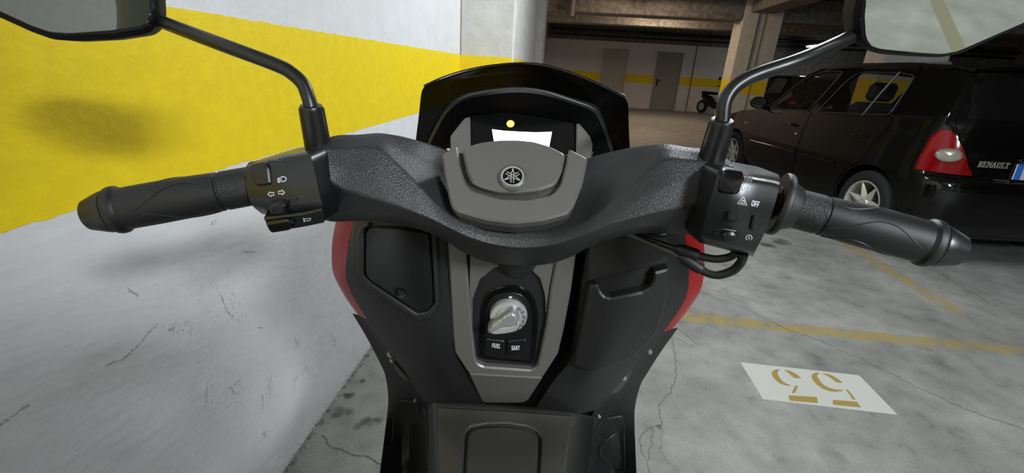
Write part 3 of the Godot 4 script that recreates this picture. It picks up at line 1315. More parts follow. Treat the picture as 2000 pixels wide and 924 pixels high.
	var q := func(a: float, along: float, side: float) -> Vector3:
		var d := fr.x * cos(a) + fr.y * sin(a)
		var e := fr.x * -sin(a) + fr.y * cos(a)
		return c + n * 0.0034 + (d * along + e * side) * R
	for k in 3:
		var a := PI / 2 + TAU * k / 3.0
		mb = MB.new()
		for s in [-1, 1]:
			ribbon(mb, [q.call(a, 0.33, 0.11 * s), q.call(a, 0.0, 0.11 * s), q.call(a, -0.66, 0.11 * s)], n, R * 0.085)
		ribbon(mb, [q.call(a, 0.33, 0.11), q.call(a, 0.44, 0.07), q.call(a, 0.47, 0.0), q.call(a, 0.44, -0.07), q.call(a, 0.33, -0.11)], n, R * 0.085)
		var arrow := [q.call(a, 0.46, 0.05), q.call(a, 0.62, 0.09), q.call(a, 0.84, 0.0), q.call(a, 0.62, -0.09), q.call(a, 0.46, -0.05)]
		slab(mb, arrow, n, 0.0004)
		spart(mb, "emblem_tuning_fork", M.bright_alloy, plate)


func build_controls() -> void:
	# grips, one on each end of the bar
	for side in [-1, 1]:
		var e := Vector3(0.353 * side, -0.1235, -0.334)
		var i := Vector3(0.233 * side, -0.1035, -0.375)
		var ax := (e - i).normalized()
		var prof := [[0.0, -0.012], [0.0150, -0.012], [0.0160, 0.0], [0.0165, 0.002], [0.0165, 0.024], [0.0158, 0.0245], [0.0158, 0.0265], [0.0168, 0.027], [0.0176, 0.05], [0.0178, 0.075], [0.0174, 0.0985], [0.0178, 0.0995], [0.0196, 0.1015], [0.0198, 0.1045], [0.0192, 0.1065], [0.0176, 0.108], [0.0, 0.1085]]
		var mb := MB.new()
		lathe(mb, i, ax, prof, 36)
		var grip := spart(mb, "grip", M.rubber, null, 35.0)
		mb = MB.new()
		lathe(mb, i, ax, [[0.0160, 0.0015], [0.0169, 0.002], [0.0169, 0.0235], [0.0160, 0.024]], 36)
		spart(mb, "grip_collar", M.knurled_rubber, grip)
		mb = MB.new()
		lathe(mb, i, ax, [[0.0165, 0.108], [0.0176, 0.1085], [0.0174, 0.1115], [0.0158, 0.116], [0.0125, 0.1245], [0.0112, 0.1255], [0.0, 0.1258]], 36)
		spart(mb, "bar_end_weight", M.satin_black, grip, 30.0)
		mb = MB.new()
		var r0 := 0.0205 if side < 0 else 0.0275
		lathe(mb, i, ax, [[0.012, -0.011], [r0 - 0.001, -0.011], [r0, -0.0095], [r0, -0.0065], [r0 - 0.0012, -0.0045], [0.0215, -0.003], [0.0185, 0.004], [0.0165, 0.006]] if side > 0 else [[0.012, -0.010], [r0, -0.010], [r0, -0.002], [r0 - 0.003, 0.001], [0.0165, 0.003]], 36)
		spart(mb, "grip_flange", M.rubber, grip, 35.0)
		# wave-shaped ribs pressed into the rubber
		var fr := frame_of(ax)
		for k in 5:
			var path := []
			for u in 25:
				var s := 0.030 + 0.066 * u / 24.0
				var a := TAU * k / 5.0 + 0.5 + 0.5 * sin(u / 24.0 * PI * 1.6 + k)
				var r := 0.0168 + 0.0009 * sin(u / 24.0 * PI)
				path.append(i + ax * s + (fr.x * cos(a) + fr.y * sin(a)) * r)
			mb = MB.new()
			tube(mb, path, 0.0007, 6)
			spart(mb, "grip_rib", M.rubber, grip)
		# the bar between grip and cover
		mb = MB.new()
		tube(mb, [i + ax * 0.11, i - ax * 0.10], 0.011, 20)
		spart(mb, "handlebar_tube", M.satin_black)

	# left switches
	var rows := sps([
		[[488, 318, .394], [540, 302, .392], [603, 292, .390]],
		[[484, 325, .364], [540, 310, .360], [606, 300, .360]],
		[[480, 352, .357], [545, 345, .351], [615, 338, .352]],
		[[485, 383, .353], [550, 385, .347], [624, 380, .348]],
		[[494, 403, .356], [555, 410, .350], [632, 408, .350]],
		[[512, 418, .372], [565, 424, .370], [637, 428, .368]]])
	var colz := transpose(rows)
	for k in colz.size():
		colz[k] = catmull(colz[k], 4)
	var lrows := transpose(colz)
	for k in lrows.size():
		lrows[k] = soften(catmull(lrows[k], 3), 0.3, 2)
	var lm := MB.new()
	shell(lm, lrows, Vector3(0.002, 0, -0.036))
	var lh := spart(lm, "switch_housing", M.switch_plastic, null, 50.0)
	var o := func(p: Array) -> Array: return crop(p, 460, 280, 4.865)
	var mb2 := slab_on(lm, o.call([[152, 205], [285, 178], [315, 185], [330, 250], [345, 395], [215, 410], [160, 320]]), 5, 0.0022, 0.006, 0.001)
	spart(mb2, "beam_switch", M.satin_black, lh)
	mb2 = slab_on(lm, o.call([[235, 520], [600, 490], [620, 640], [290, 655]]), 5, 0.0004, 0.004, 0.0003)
	spart(mb2, "switch_recess_shade", M.satin_black, lh)  # darker slab standing in for the shade of a switch recess
	mb2 = slab_on(lm, o.call([[345, 545], [430, 528], [500, 545], [505, 640], [365, 655]]), 4, 0.006, 0.008, 0.0015)
	spart(mb2, "turn_signal_switch", M.satin_black, lh)
	var hp := plane3([520, 430, .350], [630, 415, .348], [570, 450, .356])
	mb2 = MB.new()
	slab(mb2, poly(hp, [[513, 427], [590, 418], [629, 409], [633, 437], [600, 444], [565, 450], [531, 457], [523, 447]], 3), hp.normal, 0.040, 0.0015)
	var hb := spart(mb2, "horn_switch_box", M.switch_plastic)
	var hm := MB.new()
	slab(hm, poly(hp, [[520, 431], [560, 424], [575, 426], [577, 436], [568, 446], [535, 451], [527, 446]], 5, 0.004), hp.normal, 0.008, 0.0018)
	spart(hm, "horn_button", M.gloss_black, hb)
	print_on(lm, [closed_line(o.call([[310, 485], [335, 458], [338, 470], [367, 466], [369, 491], [342, 495], [345, 507]]))], 1.5, "turn_arrow_print", M.print_white, lh)
	print_on(lm, [closed_line(o.call([[468, 465], [440, 441], [440, 454], [411, 455], [412, 479], [442, 478], [444, 490]]))], 1.5, "turn_arrow_print", M.print_white, lh)
	var grey := mat("print_grey", Color(0.45, 0.45, 0.46), 0.6)
	print_on(lm, [closed_line(o.call([[405, 143], [440, 144], [449, 155], [440, 167], [405, 168]])), o.call([[368, 150], [395, 147]]), o.call([[368, 158], [395, 156]]), o.call([[370, 167], [395, 165]])], 1.2, "high_beam_print", grey, lh)
	print_on(lm, [closed_line(o.call([[436, 320], [455, 317], [475, 322], [487, 340], [475, 358], [455, 363], [436, 362]])), o.call([[401, 338], [425, 328]]), o.call([[402, 349], [425, 341]]), o.call([[403, 361], [426, 354]]), o.call([[405, 373], [428, 366]])], 1.5, "low_beam_print", M.print_white, lh)
	print_on(mb2, [o.call([[648, 705], [654, 745]]), closed_line(o.call([[654, 718], [682, 712], [718, 708], [710, 728], [682, 736], [656, 734]]))], 1.5, "horn_print", M.print_white, hb)
	mb2 = MB.new()
	tube(mb2, [sp(600, 320, .40), sp(640, 400, .40)], 0.004, 8)

	# right switches
	rows = sps([
		[[1410, 321, .392], [1460, 330, .390], [1521, 341, .394]],
		[[1405, 331, .362], [1460, 341, .358], [1523, 353, .362]],
		[[1396, 362, .354], [1450, 374, .349], [1517, 386, .353]],
		[[1383, 404, .351], [1440, 416, .346], [1504, 427, .350]],
		[[1374, 440, .353], [1430, 453, .348], [1489, 464, .351]],
		[[1366, 466, .362], [1420, 482, .358], [1474, 493, .360]],
		[[1366, 474, .385], [1420, 489, .385], [1472, 501, .385]]])
	colz = transpose(rows)
	for k in colz.size():
		colz[k] = catmull(colz[k], 4)
	lrows = transpose(colz)
	for k in lrows.size():
		lrows[k] = soften(catmull(lrows[k], 3), 0.3, 2)
	var rm := MB.new()
	shell(rm, lrows, Vector3(-0.002, 0, -0.034))
	var rh := spart(rm, "switch_housing", M.switch_plastic, null, 50.0)
	o = func(p: Array) -> Array: return crop(p, 1350, 310, 4.62)
	mb2 = slab_on(rm, o.call([[300, 92], [468, 122], [455, 210], [428, 308], [392, 324], [265, 310], [242, 290], [262, 180]]), 6, 0.0022, 0.006, 0.001)
	spart(mb2, "stop_start_switch", M.gloss_black, rh)
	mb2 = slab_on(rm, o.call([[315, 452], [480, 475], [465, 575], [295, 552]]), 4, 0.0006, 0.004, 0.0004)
	spart(mb2, "switch_recess_shade", M.satin_black, rh)  # recess shade put into a darker slab round the hazard switch
	mb2 = slab_on(rm, o.call([[330, 462], [412, 474], [404, 562], [312, 552]]), 4, 0.004, 0.006, 0.0012)
	spart(mb2, "hazard_switch", M.satin_black, rh)
	mb2 = slab_on(rm, o.call([[552, 500], [628, 508], [600, 640], [520, 640]]), 5, 0.003, 0.006, 0.0012)
	spart(mb2, "engine_stop_switch", M.satin_black, rh)
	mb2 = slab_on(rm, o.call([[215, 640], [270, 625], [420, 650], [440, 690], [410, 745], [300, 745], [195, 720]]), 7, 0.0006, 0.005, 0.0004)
	spart(mb2, "button_recess_shade", M.satin_black, rh)  # darker slab in place of the shaded hollow round the starter button
	mb2 = slab_on(rm, crop(circle_px(345, 688, 78, 44, 20, 0.12), 1350, 310, 4.62), 0, 0.004, 0.007, 0.0016)
	spart(mb2, "starter_button", M.satin_black, rh)
	print_on(rm, [closed_line(o.call([[472, 345], [415, 403], [500, 420]])), closed_line(o.call([[469, 372], [443, 396], [483, 404]]))], 1.4, "hazard_triangle_print", M.print_white, rh)
	var arc := func(x: float, y: float, r: float, a0: float, a1: float) -> Array:
		var out := []
		for k in 15:
			var a := lerpf(a0, a1, k / 14.0)
			out.append([x + cos(a) * r, y + sin(a) * r * 0.95])
		return out
	print_on(rm, [o.call(arc.call(490, 270, 31, 0.9, 2.35 - TAU)), o.call([[474, 284], [490, 254], [506, 286]]), o.call([[480, 275], [500, 276]])], 1.2, "stop_start_print", M.print_white, rh)
	print_on(rm, [o.call(arc.call(519, 168, 29, 0.4, 2.7 - TAU)), o.call([[505, 178], [520, 150], [534, 180]]), o.call([[511, 170], [528, 171]])], 1.1, "stop_start_off_print", grey, rh)
	print_on(rm, [o.call(arc.call(520, 712, 27, 0.9, 2.35 - TAU)), o.call([[522, 698], [512, 712], [528, 712], [516, 726]])], 1.2, "starter_print", M.print_white, rh)
	for tx in [[575, 408, 29.0, M.print_white], [513, 193, 22.0, grey]]:
		var pp: Array = o.call([[tx[0], tx[1]]])
		var hh := hit(rm, pp[0][0], pp[0][1])
		var up := (sp(pp[0][0] + 20, pp[0][1] + 4, 0.35) - sp(pp[0][0], pp[0][1], 0.35)).normalized()
		text_at("OFF", hh[0] + hh[1] * 0.0003 - SO, hh[1], up, tx[2] / 4.62 * 0.4 / F, 0.62, "off_lettering", tx[3], rh)

	# throttle cables below the right housing
	var cab := [
		[[[1452, 498, .375], [1447, 512, .38], [1432, 528, .385], [1405, 537, .39], [1382, 533, .395], [1362, 522, .40]], .0042],
		[[[1440, 492, .378], [1425, 502, .384], [1400, 506, .39], [1378, 503, .395], [1358, 498, .40]], .0038],
	]
	for k in cab.size():
		var path := []
		for p in cab[k][0]:
			path.append(sp(p[0], p[1], p[2]))
		var mb := MB.new()
		tube(mb, catmull(path, 5), cab[k][1], 12)
		var cable := spart(mb, "throttle_cable", M.rubber)
		mb = MB.new()
		var f0 := sp(1370, 526, .398) if k == 0 else sp(1364, 499, .40)
		var f1 := sp(1328, 500, .405) if k == 0 else sp(1318, 484, .407)
		tube(mb, [f0, f0.lerp(f1, 0.08), f0.lerp(f1, 0.75), f1], [0.0052, 0.006, 0.006, 0.003], 12)
		spart(mb, "cable_ferrule", M.rubber, cable)
		mb = MB.new()
		var g1 := sp(1216, 453, .425) if k == 0 else sp(1238, 458, .43)
		tube(mb, [f1, g1], 0.0024, 10)
		spart(mb, "cable_outer_wire", M.grey_paint if k == 0 else M.satin_black, cable)


func build_dash() -> void:
	# smoked windscreen
	var top := [[829, 169, .588], [862, 154, .602], [905, 140, .614], [955, 130, .624], [1012, 125, .630], [1062, 128, .624], [1112, 142, .614], [1165, 163, .602], [1219, 189, .588]]
	var up2 := [[823, 182, .590], [858, 172, .605], [903, 165, .618], [955, 160, .630], [1012, 158, .637], [1062, 160, .630], [1114, 170, .618], [1170, 185, .605], [1227, 206, .590]]
	var mid := [[818, 225, .606], [856, 225, .622], [903, 225, .638], [955, 225, .650], [1012, 225, .657], [1062, 227, .650], [1114, 230, .638], [1170, 236, .622], [1228, 245, .606]]
	var bot := [[810, 290, .626], [853, 290, .642], [903, 290, .660], [955, 290, .672], [1012, 290, .680], [1062, 292, .672], [1114, 294, .660], [1172, 297, .642], [1231, 303, .626]]
	var rows := sps([top, up2, mid, bot])
	for k in rows.size():
		rows[k] = catmull(rows[k], 4)
	var colz := transpose(rows)
	for k in colz.size():
		colz[k] = catmull(colz[k], 4)
	var mb := MB.new()
	shell(mb, transpose(colz), Vector3(0, 0.001, -0.003))
	spart(mb, "windscreen", M.smoked_screen, null, 60.0)
	mb = MB.new()
	var edge: Array = transpose(colz)[0]
	tube(mb, edge, 0.0022, 8)
	spart(mb, "windscreen_edge", M.gloss_black, null, 60.0)
	# instrument hood: an arch that overhangs the meter
	var rim := [[832, 286, .600], [850, 250, .585], [872, 214, .565], [905, 191, .545], [950, 180, .535], [1010, 174, .530], [1060, 179, .535], [1112, 195, .545], [1158, 211, .560], [1172, 228, .570], [1186, 262, .585], [1197, 295, .600]]
	var inner := [[868, 312, .560], [874, 285, .560], [882, 262, .562], [907, 231, .564], [950, 224, .564], [1000, 220, .564], [1060, 227, .564], [1119, 240, .564], [1138, 249, .564], [1152, 268, .562], [1158, 290, .560], [1158, 315, .560]]
	var r0 := []
	var r1 := []
	var r2 := []
	var r3 := []
	for k in rim.size():
		var p: Array = rim[k]
		var q := sp(p[0], p[1], p[2])
		var i: Array = inner[k]
		var ci := sp(i[0], i[1], i[2])
		r0.append(ci)
		r1.append(q.lerp(ci, 0.13))
		r2.append(q)
		r3.append(q + Vector3(signf(q.x) * 0.010 * minf(1.0, absf(q.x) * 12), 0.0, -0.055))
	rows = [catmull(r0, 4), catmull(r1, 4)]
	mb = MB.new()
	grid(mb, rows)
	var hood := spart(mb, "instrument_hood", M.hood_black, null, 60.0)
	rows = []
	for r in [r1, r2, r3]:
		rows.append(catmull(r, 4))
	colz = transpose(rows)
	for k in colz.size():
		colz[k] = soften(colz[k], 0.10, 3)
	mb = MB.new()
	grid(mb, transpose(colz))
	spart(mb, "hood_rim", M.matt_plastic, hood, 60.0)
	# the meter
	var pl := plane3([921, 231, .560], [1121, 241, .560], [1010, 300, .535])
	mb = MB.new()
	slab(mb, poly(pl, [[905, 226], [1000, 213], [1130, 236], [1165, 300], [1160, 330], [868, 330], [868, 300]], 0, -0.012), pl.normal, 0.02)
	var meter := spart(mb, "meter_body", M.deep_black)
	mb = MB.new()
	slab(mb, poly(pl, [[920, 231], [958, 224], [1000, 221], [1060, 228], [1122, 241], [1124, 325], [921, 325]], 2), pl.normal, 0.012, 0.0008)
	spart(mb, "meter_glass", M.gloss_black, meter)
	mb = MB.new()
	slab(mb, poly(pl, [[880, 268], [908, 232], [919, 230], [920, 325], [882, 325]], 4, 0.003), pl.normal, 0.015, 0.001)
	spart(mb, "meter_side_panel", M.silver_paint, meter)
	mb = MB.new()
	slab(mb, poly(pl, [[1125, 242], [1132, 244], [1152, 268], [1157, 283], [1152, 330], [1124, 330]], 4, 0.003), pl.normal, 0.015, 0.001)
	spart(mb, "meter_side_panel", M.silver_paint, meter)
	mb = MB.new()
	slab(mb, poly(pl, [[961, 253], [985, 256], [1010, 257.5], [1045, 259], [1078, 258], [1072, 290], [1070, 318], [966, 318], [966, 283]], 0, 0.0006), pl.normal, 0.001)
	spart(mb, "display_screen", M.display_glow, meter)
	mb = MB.new()
	lathe(mb, onp(pl, 997, 242, 0.0004), pl.normal, [[0.0046, 0.0], [0.0042, 0.0007], [0.0, 0.0009]], 20)
	spart(mb, "warning_lamp", M.amber_lamp, meter)


func build_mirrors() -> void:
	var boots := [[[622, 290, .396], [607, 206, .388]], [[1392, 302, .396], [1411, 234, .388]]]
	var stems := [
		[[608, 212, .389], [602, 190, .391], [592, 165, .394], [572, 145, .396], [540, 127, .398], [430, 86, .402], [300, 38, .405]],
		[[1411, 240, .389], [1414, 205, .391], [1424, 182, .393], [1444, 163, .395], [1480, 145, .397], [1570, 114, .402], [1690, 74, .405]],
	]
	var outl := [
		[[-80, 0], [0, 36], [60, 63], [100, 77], [140, 80], [220, 76], [285, 66], [303, 52], [309, 28], [306, -20], [292, -80], [255, -110], [0, -120], [-90, -80]],
		[[1668, 36], [1671, 80], [1688, 98], [1720, 108], [1790, 113], [1840, 115], [1880, 108], [2000, 54], [2090, 8], [2095, -70], [2000, -115], [1735, -105], [1690, -60], [1676, 0]],
	]
	var inset := [
		[[-72, -12], [0, 22], [60, 50], [98, 63], [140, 66], [220, 60], [280, 51], [290, 42], [295, 25], [293, -20], [280, -72], [248, -98], [0, -108], [-80, -74]],
		[[1687, 34], [1689, 70], [1697, 88], [1718, 96], [1790, 103], [1840, 106], [1872, 100], [1996, 46], [2080, 4], [2084, -66], [1995, -103], [1740, -94], [1702, -54], [1690, 0]],
	]
	# what each glass looks at: the lane behind on the left, the floor behind on the right
	var look := [Vector3(0.17, 0.06, 1.0), Vector3(0.55, -0.52, 1.0)]
	var mid := [[150, 10, .405], [1850, 30, .405]]
	for k in 2:
		var mb := MB.new()
		var a := sp(boots[k][0][0], boots[k][0][1], boots[k][0][2])
		var b := sp(boots[k][1][0], boots[k][1][1], boots[k][1][2])
		var d := (b - a).normalized()
		lathe(mb, a, d, [[0.0112, -0.004], [0.0112, 0.002], [0.0103, a.distance_to(b) - 0.003], [0.0088, a.distance_to(b)], [0.0055, a.distance_to(b) + 0.0005]], 24)
		var boot := spart(mb, "mirror_boot", M.satin_black, null, 35.0)
		var c := sp(mid[k][0], mid[k][1], mid[k][2])
		var lk: Vector3 = look[k]
		var n := ((SINV * lk).normalized() - c.normalized()).normalized()
		var pl := Plane(n, n.dot(c))
		if pl.normal.z < 0:
			pl = -pl
		var path := []
		for p in stems[k]:
			path.append(sp(p[0], p[1], p[2]))
		path[-1] = onp(pl, stems[k][-1][0], stems[k][-1][1]) - pl.normal * 0.014
		mb = MB.new()
		tube(mb, catmull(path, 5), 0.0058, 16)
		spart(mb, "mirror_stem", M.satin_black, boot, 60.0)
		mb = MB.new()
		slab(mb, poly(pl, outl[k], 10, 0.0), pl.normal, 0.026, 0.004)
		var hs := spart(mb, "mirror_housing", M.mirror_black, null, 50.0)
		mb = MB.new()
		slab(mb, poly(pl, inset[k], 9, 0.0006), pl.normal, 0.003, 0.0005)
		spart(mb, "mirror_glass", M.mirror_glass, hs, 5.0)


var leg: MB


func build_leg_shield() -> void:
	var left := sps([
		[[868, 415, .500], [800, 405, .488], [735, 405, .492], [694, 415, .515]],
		[[872, 440, .499], [800, 440, .486], [730, 440, .491], [688, 445, .517]],
		[[877, 500, .499], [800, 500, .487], [718, 500, .495], [678, 495, .521]],
		[[881, 560, .502], [800, 565, .492], [722, 562, .504], [678, 552, .527]],
		[[884, 640, .507], [822, 650, .500], [762, 640, .519], [715, 622, .541]],
		[[889, 692, .514], [842, 708, .514], [794, 700, .534], [757, 683, .553]],
		[[918, 735, .528], [870, 748, .530], [825, 742, .548], [793, 730, .566]],
		[[948, 790, .552], [905, 792, .550], [855, 792, .556], [828, 784, .578]]])
	for side in 2:
		var rows: Array = left if side == 0 else mirrors(left)
		var r := []
		for k in rows.size():
			r.append(catmull(rows[k], 5))
		var colz := transpose(r)
		for k in colz.size():
			colz[k] = catmull(colz[k], 4)
		var mb := MB.new()
		shell(mb, transpose(colz), Vector3(0, 0, -0.02))
		var body := spart(mb, "leg_shield_panel", M.leg_plastic, null, 50.0)
		if side == 0:
			# glove box lid in its surround
			var sm := slab_on(mb, [[722, 433], [708, 440], [703, 452], [702, 530], [712, 553], [820, 623], [846, 618], [862, 590], [857, 452], [845, 448], [852, 588], [839, 604], [818, 608], [726, 547], [714, 534], [714, 450], [718, 442], [726, 438]], 4, 0.007, 0.010, 0.0016)
			spart(sm, "glove_box_surround", M.matt_plastic, body)
			var lm := slab_on(mb, [[718, 454], [718, 532], [728, 544], [818, 603], [836, 599], [848, 586], [841, 452], [778, 442], [724, 442]], 10, 0.007, 0.006, 0.0012)
			spart(lm, "glove_box_lid", M.satin_black, body)
			var h := hit(lm, 782, 572)
			var dm := MB.new()
			lathe(dm, h[0] - h[1] * 0.0005, h[1], [[0.0085, 0.0], [0.0080, 0.0012], [0.0065, 0.0012], [0.004, 0.0004], [0.0, 0.0002]], 24)
			spart(dm, "finger_dimple", M.gloss_black, body)
		else:
			var um := slab_on(mb, [[1148, 452], [1300, 452], [1302, 505], [1240, 520], [1146, 541]], 3, 0.014, 0.020, 0.002)
			spart(um, "pocket_lid", M.leg_plastic, body)
			um = slab_on(mb, [[1146, 547], [1163, 543], [1168, 556], [1176, 566], [1188, 570], [1250, 557], [1264, 549], [1271, 536], [1272, 520], [1300, 513], [1298, 560], [1288, 602], [1276, 640], [1232, 686], [1150, 714], [1118, 700], [1136, 600]], 3, 0.014, 0.018, 0.002)
			spart(um, "pocket_front", M.leg_plastic, body)
		# the side piece between dark panel and red cowl
		var sl := sps([
			[[694, 425, .516], [672, 425, .535], [656, 430, .560]],
			[[681, 470, .520], [664, 470, .540], [649, 470, .566]],
			[[678, 510, .522], [663, 510, .545], [648, 512, .570]],
			[[678, 548, .527], [663, 546, .548], [653, 540, .574]],
			[[696, 585, .533], [682, 585, .556], [673, 578, .580]],
			[[715, 620, .541], [704, 618, .562], [697, 613, .585]]])
		if side == 1:
			sl = mirrors(sl)
		var r2 := []
		for k in sl.size():
			r2.append(catmull(sl[k], 4))
		var c2 := transpose(r2)
		for k in c2.size():
			c2[k] = catmull(c2[k], 4)
		mb = MB.new()
		shell(mb, transpose(c2), Vector3(0, 0, -0.03))
		spart(mb, "red_cowl_edge", M.red_paint, null, 50.0)
		# lower outer fairing down to the foot board
		var lo := sps([
			[[688, 612, .575], [705, 617, .568], [724, 626, .556]],
			[[715, 657, .600], [736, 662, .590], [756, 674, .574]],
			[[740, 705, .625], [766, 712, .608], [792, 722, .586]],
			[[752, 732, .640], [786, 744, .624], [822, 758, .598]],
			[[758, 770, .650], [797, 776, .640], [836, 788, .610]],
			[[757, 800, .650], [800, 802, .655], [840, 805, .620]],
			[[750, 860, .625], [799, 862, .655], [842, 862, .590]],
			[[741, 930, .595], [795, 930, .635], [846, 930, .550]],
			[[722, 1080, .540], [788, 1080, .570], [850, 1080, .460]]])
		if side == 1:
			lo = mirrors(lo)
		var r3 := []
		for k in lo.size():
			r3.append(catmull(lo[k], 5))
		var c3 := transpose(r3)
		for k in c3.size():
			c3[k] = catmull(c3[k], 3)
		mb = MB.new()
		shell(mb, transpose(c3), Vector3(0, -0.012, -0.012))
		var fl := spart(mb, "lower_fairing", M.matt_plastic, null, 50.0)
		if side == 0:
			var fm := slab_on(mb, [[769, 802], [778, 778], [820, 786], [833, 802], [837, 918], [762, 918]], 8, 0.003, 0.008, 0.002)
			spart(fm, "foot_mat", M.rubber, fl)
			for p in [[765, 690, 0.006], [769, 701, 0.004], [814, 779, 0.0025]]:
				bolt(mb, p, fl)
			var bm := slab_on(mb, [[764, 695], [782, 716], [805, 742], [790, 738], [776, 722]], 3, 0.004, 0.006, 0.001)
			spart(bm, "bracket_tab", M.grey_paint, fl)
		else:
			var fm := slab_on(mb, [[1166, 832], [1176, 817], [1212, 809], [1219, 817], [1222, 922], [1142, 922], [1148, 862]], 10, 0.004, 0.008, 0.002)
			spart(fm, "foot_mat", M.rubber, fl)
			fm = slab_on(mb, [[1168, 872], [1176, 858], [1206, 838], [1211, 912], [1190, 912], [1168, 890]], 4, 0.007, 0.006, 0.0015)
			spart(fm, "foot_rest_pad", M.leg_plastic, fl)
			var tab := plane3([1236, 716, .583], [1182, 770, .592], [1222, 755, .606])
			var bm := MB.new()
			slab(bm, poly(tab, [[1230, 712], [1238, 718], [1228, 742], [1209, 766], [1195, 771], [1178, 770], [1200, 745]], 4), tab.normal, 0.010, 0.001)
			spart(bm, "bracket_tab", M.grey_paint, fl)
			for p in [[1216, 735, 0.0042], [1266, 684, 0.004], [1168, 810, 0.003]]:
				bolt(mb, p, fl)
	# dark core behind the panels, so that gaps between them show no light
	var pl := plane3([800, 480, .575], [1200, 480, .575], [1000, 780, .625])
	var cm := MB.new()
	slab(cm, poly(pl, [[715, 425], [1285, 425], [1300, 560], [1225, 705], [1185, 830], [820, 830], [785, 700], [700, 560]], 10), pl.normal, 0.05, 0.004)
	spart(cm, "inner_frame_cover", M.matt_plastic)


func bolt(on: MB, p: Array, parent: Node) -> void:
	var h := hit(on, p[0], p[1])
	if h.is_empty():
		return
	var mb := MB.new()
	lathe(mb, h[0] + h[1] * 0.003, h[1], [[p[2], -0.002], [p[2], 0.002], [p[2] * 0.7, 0.0035], [0.0, 0.0036]], 6)
	spart(mb, "bolt_head", M.chrome, parent, 25.0)


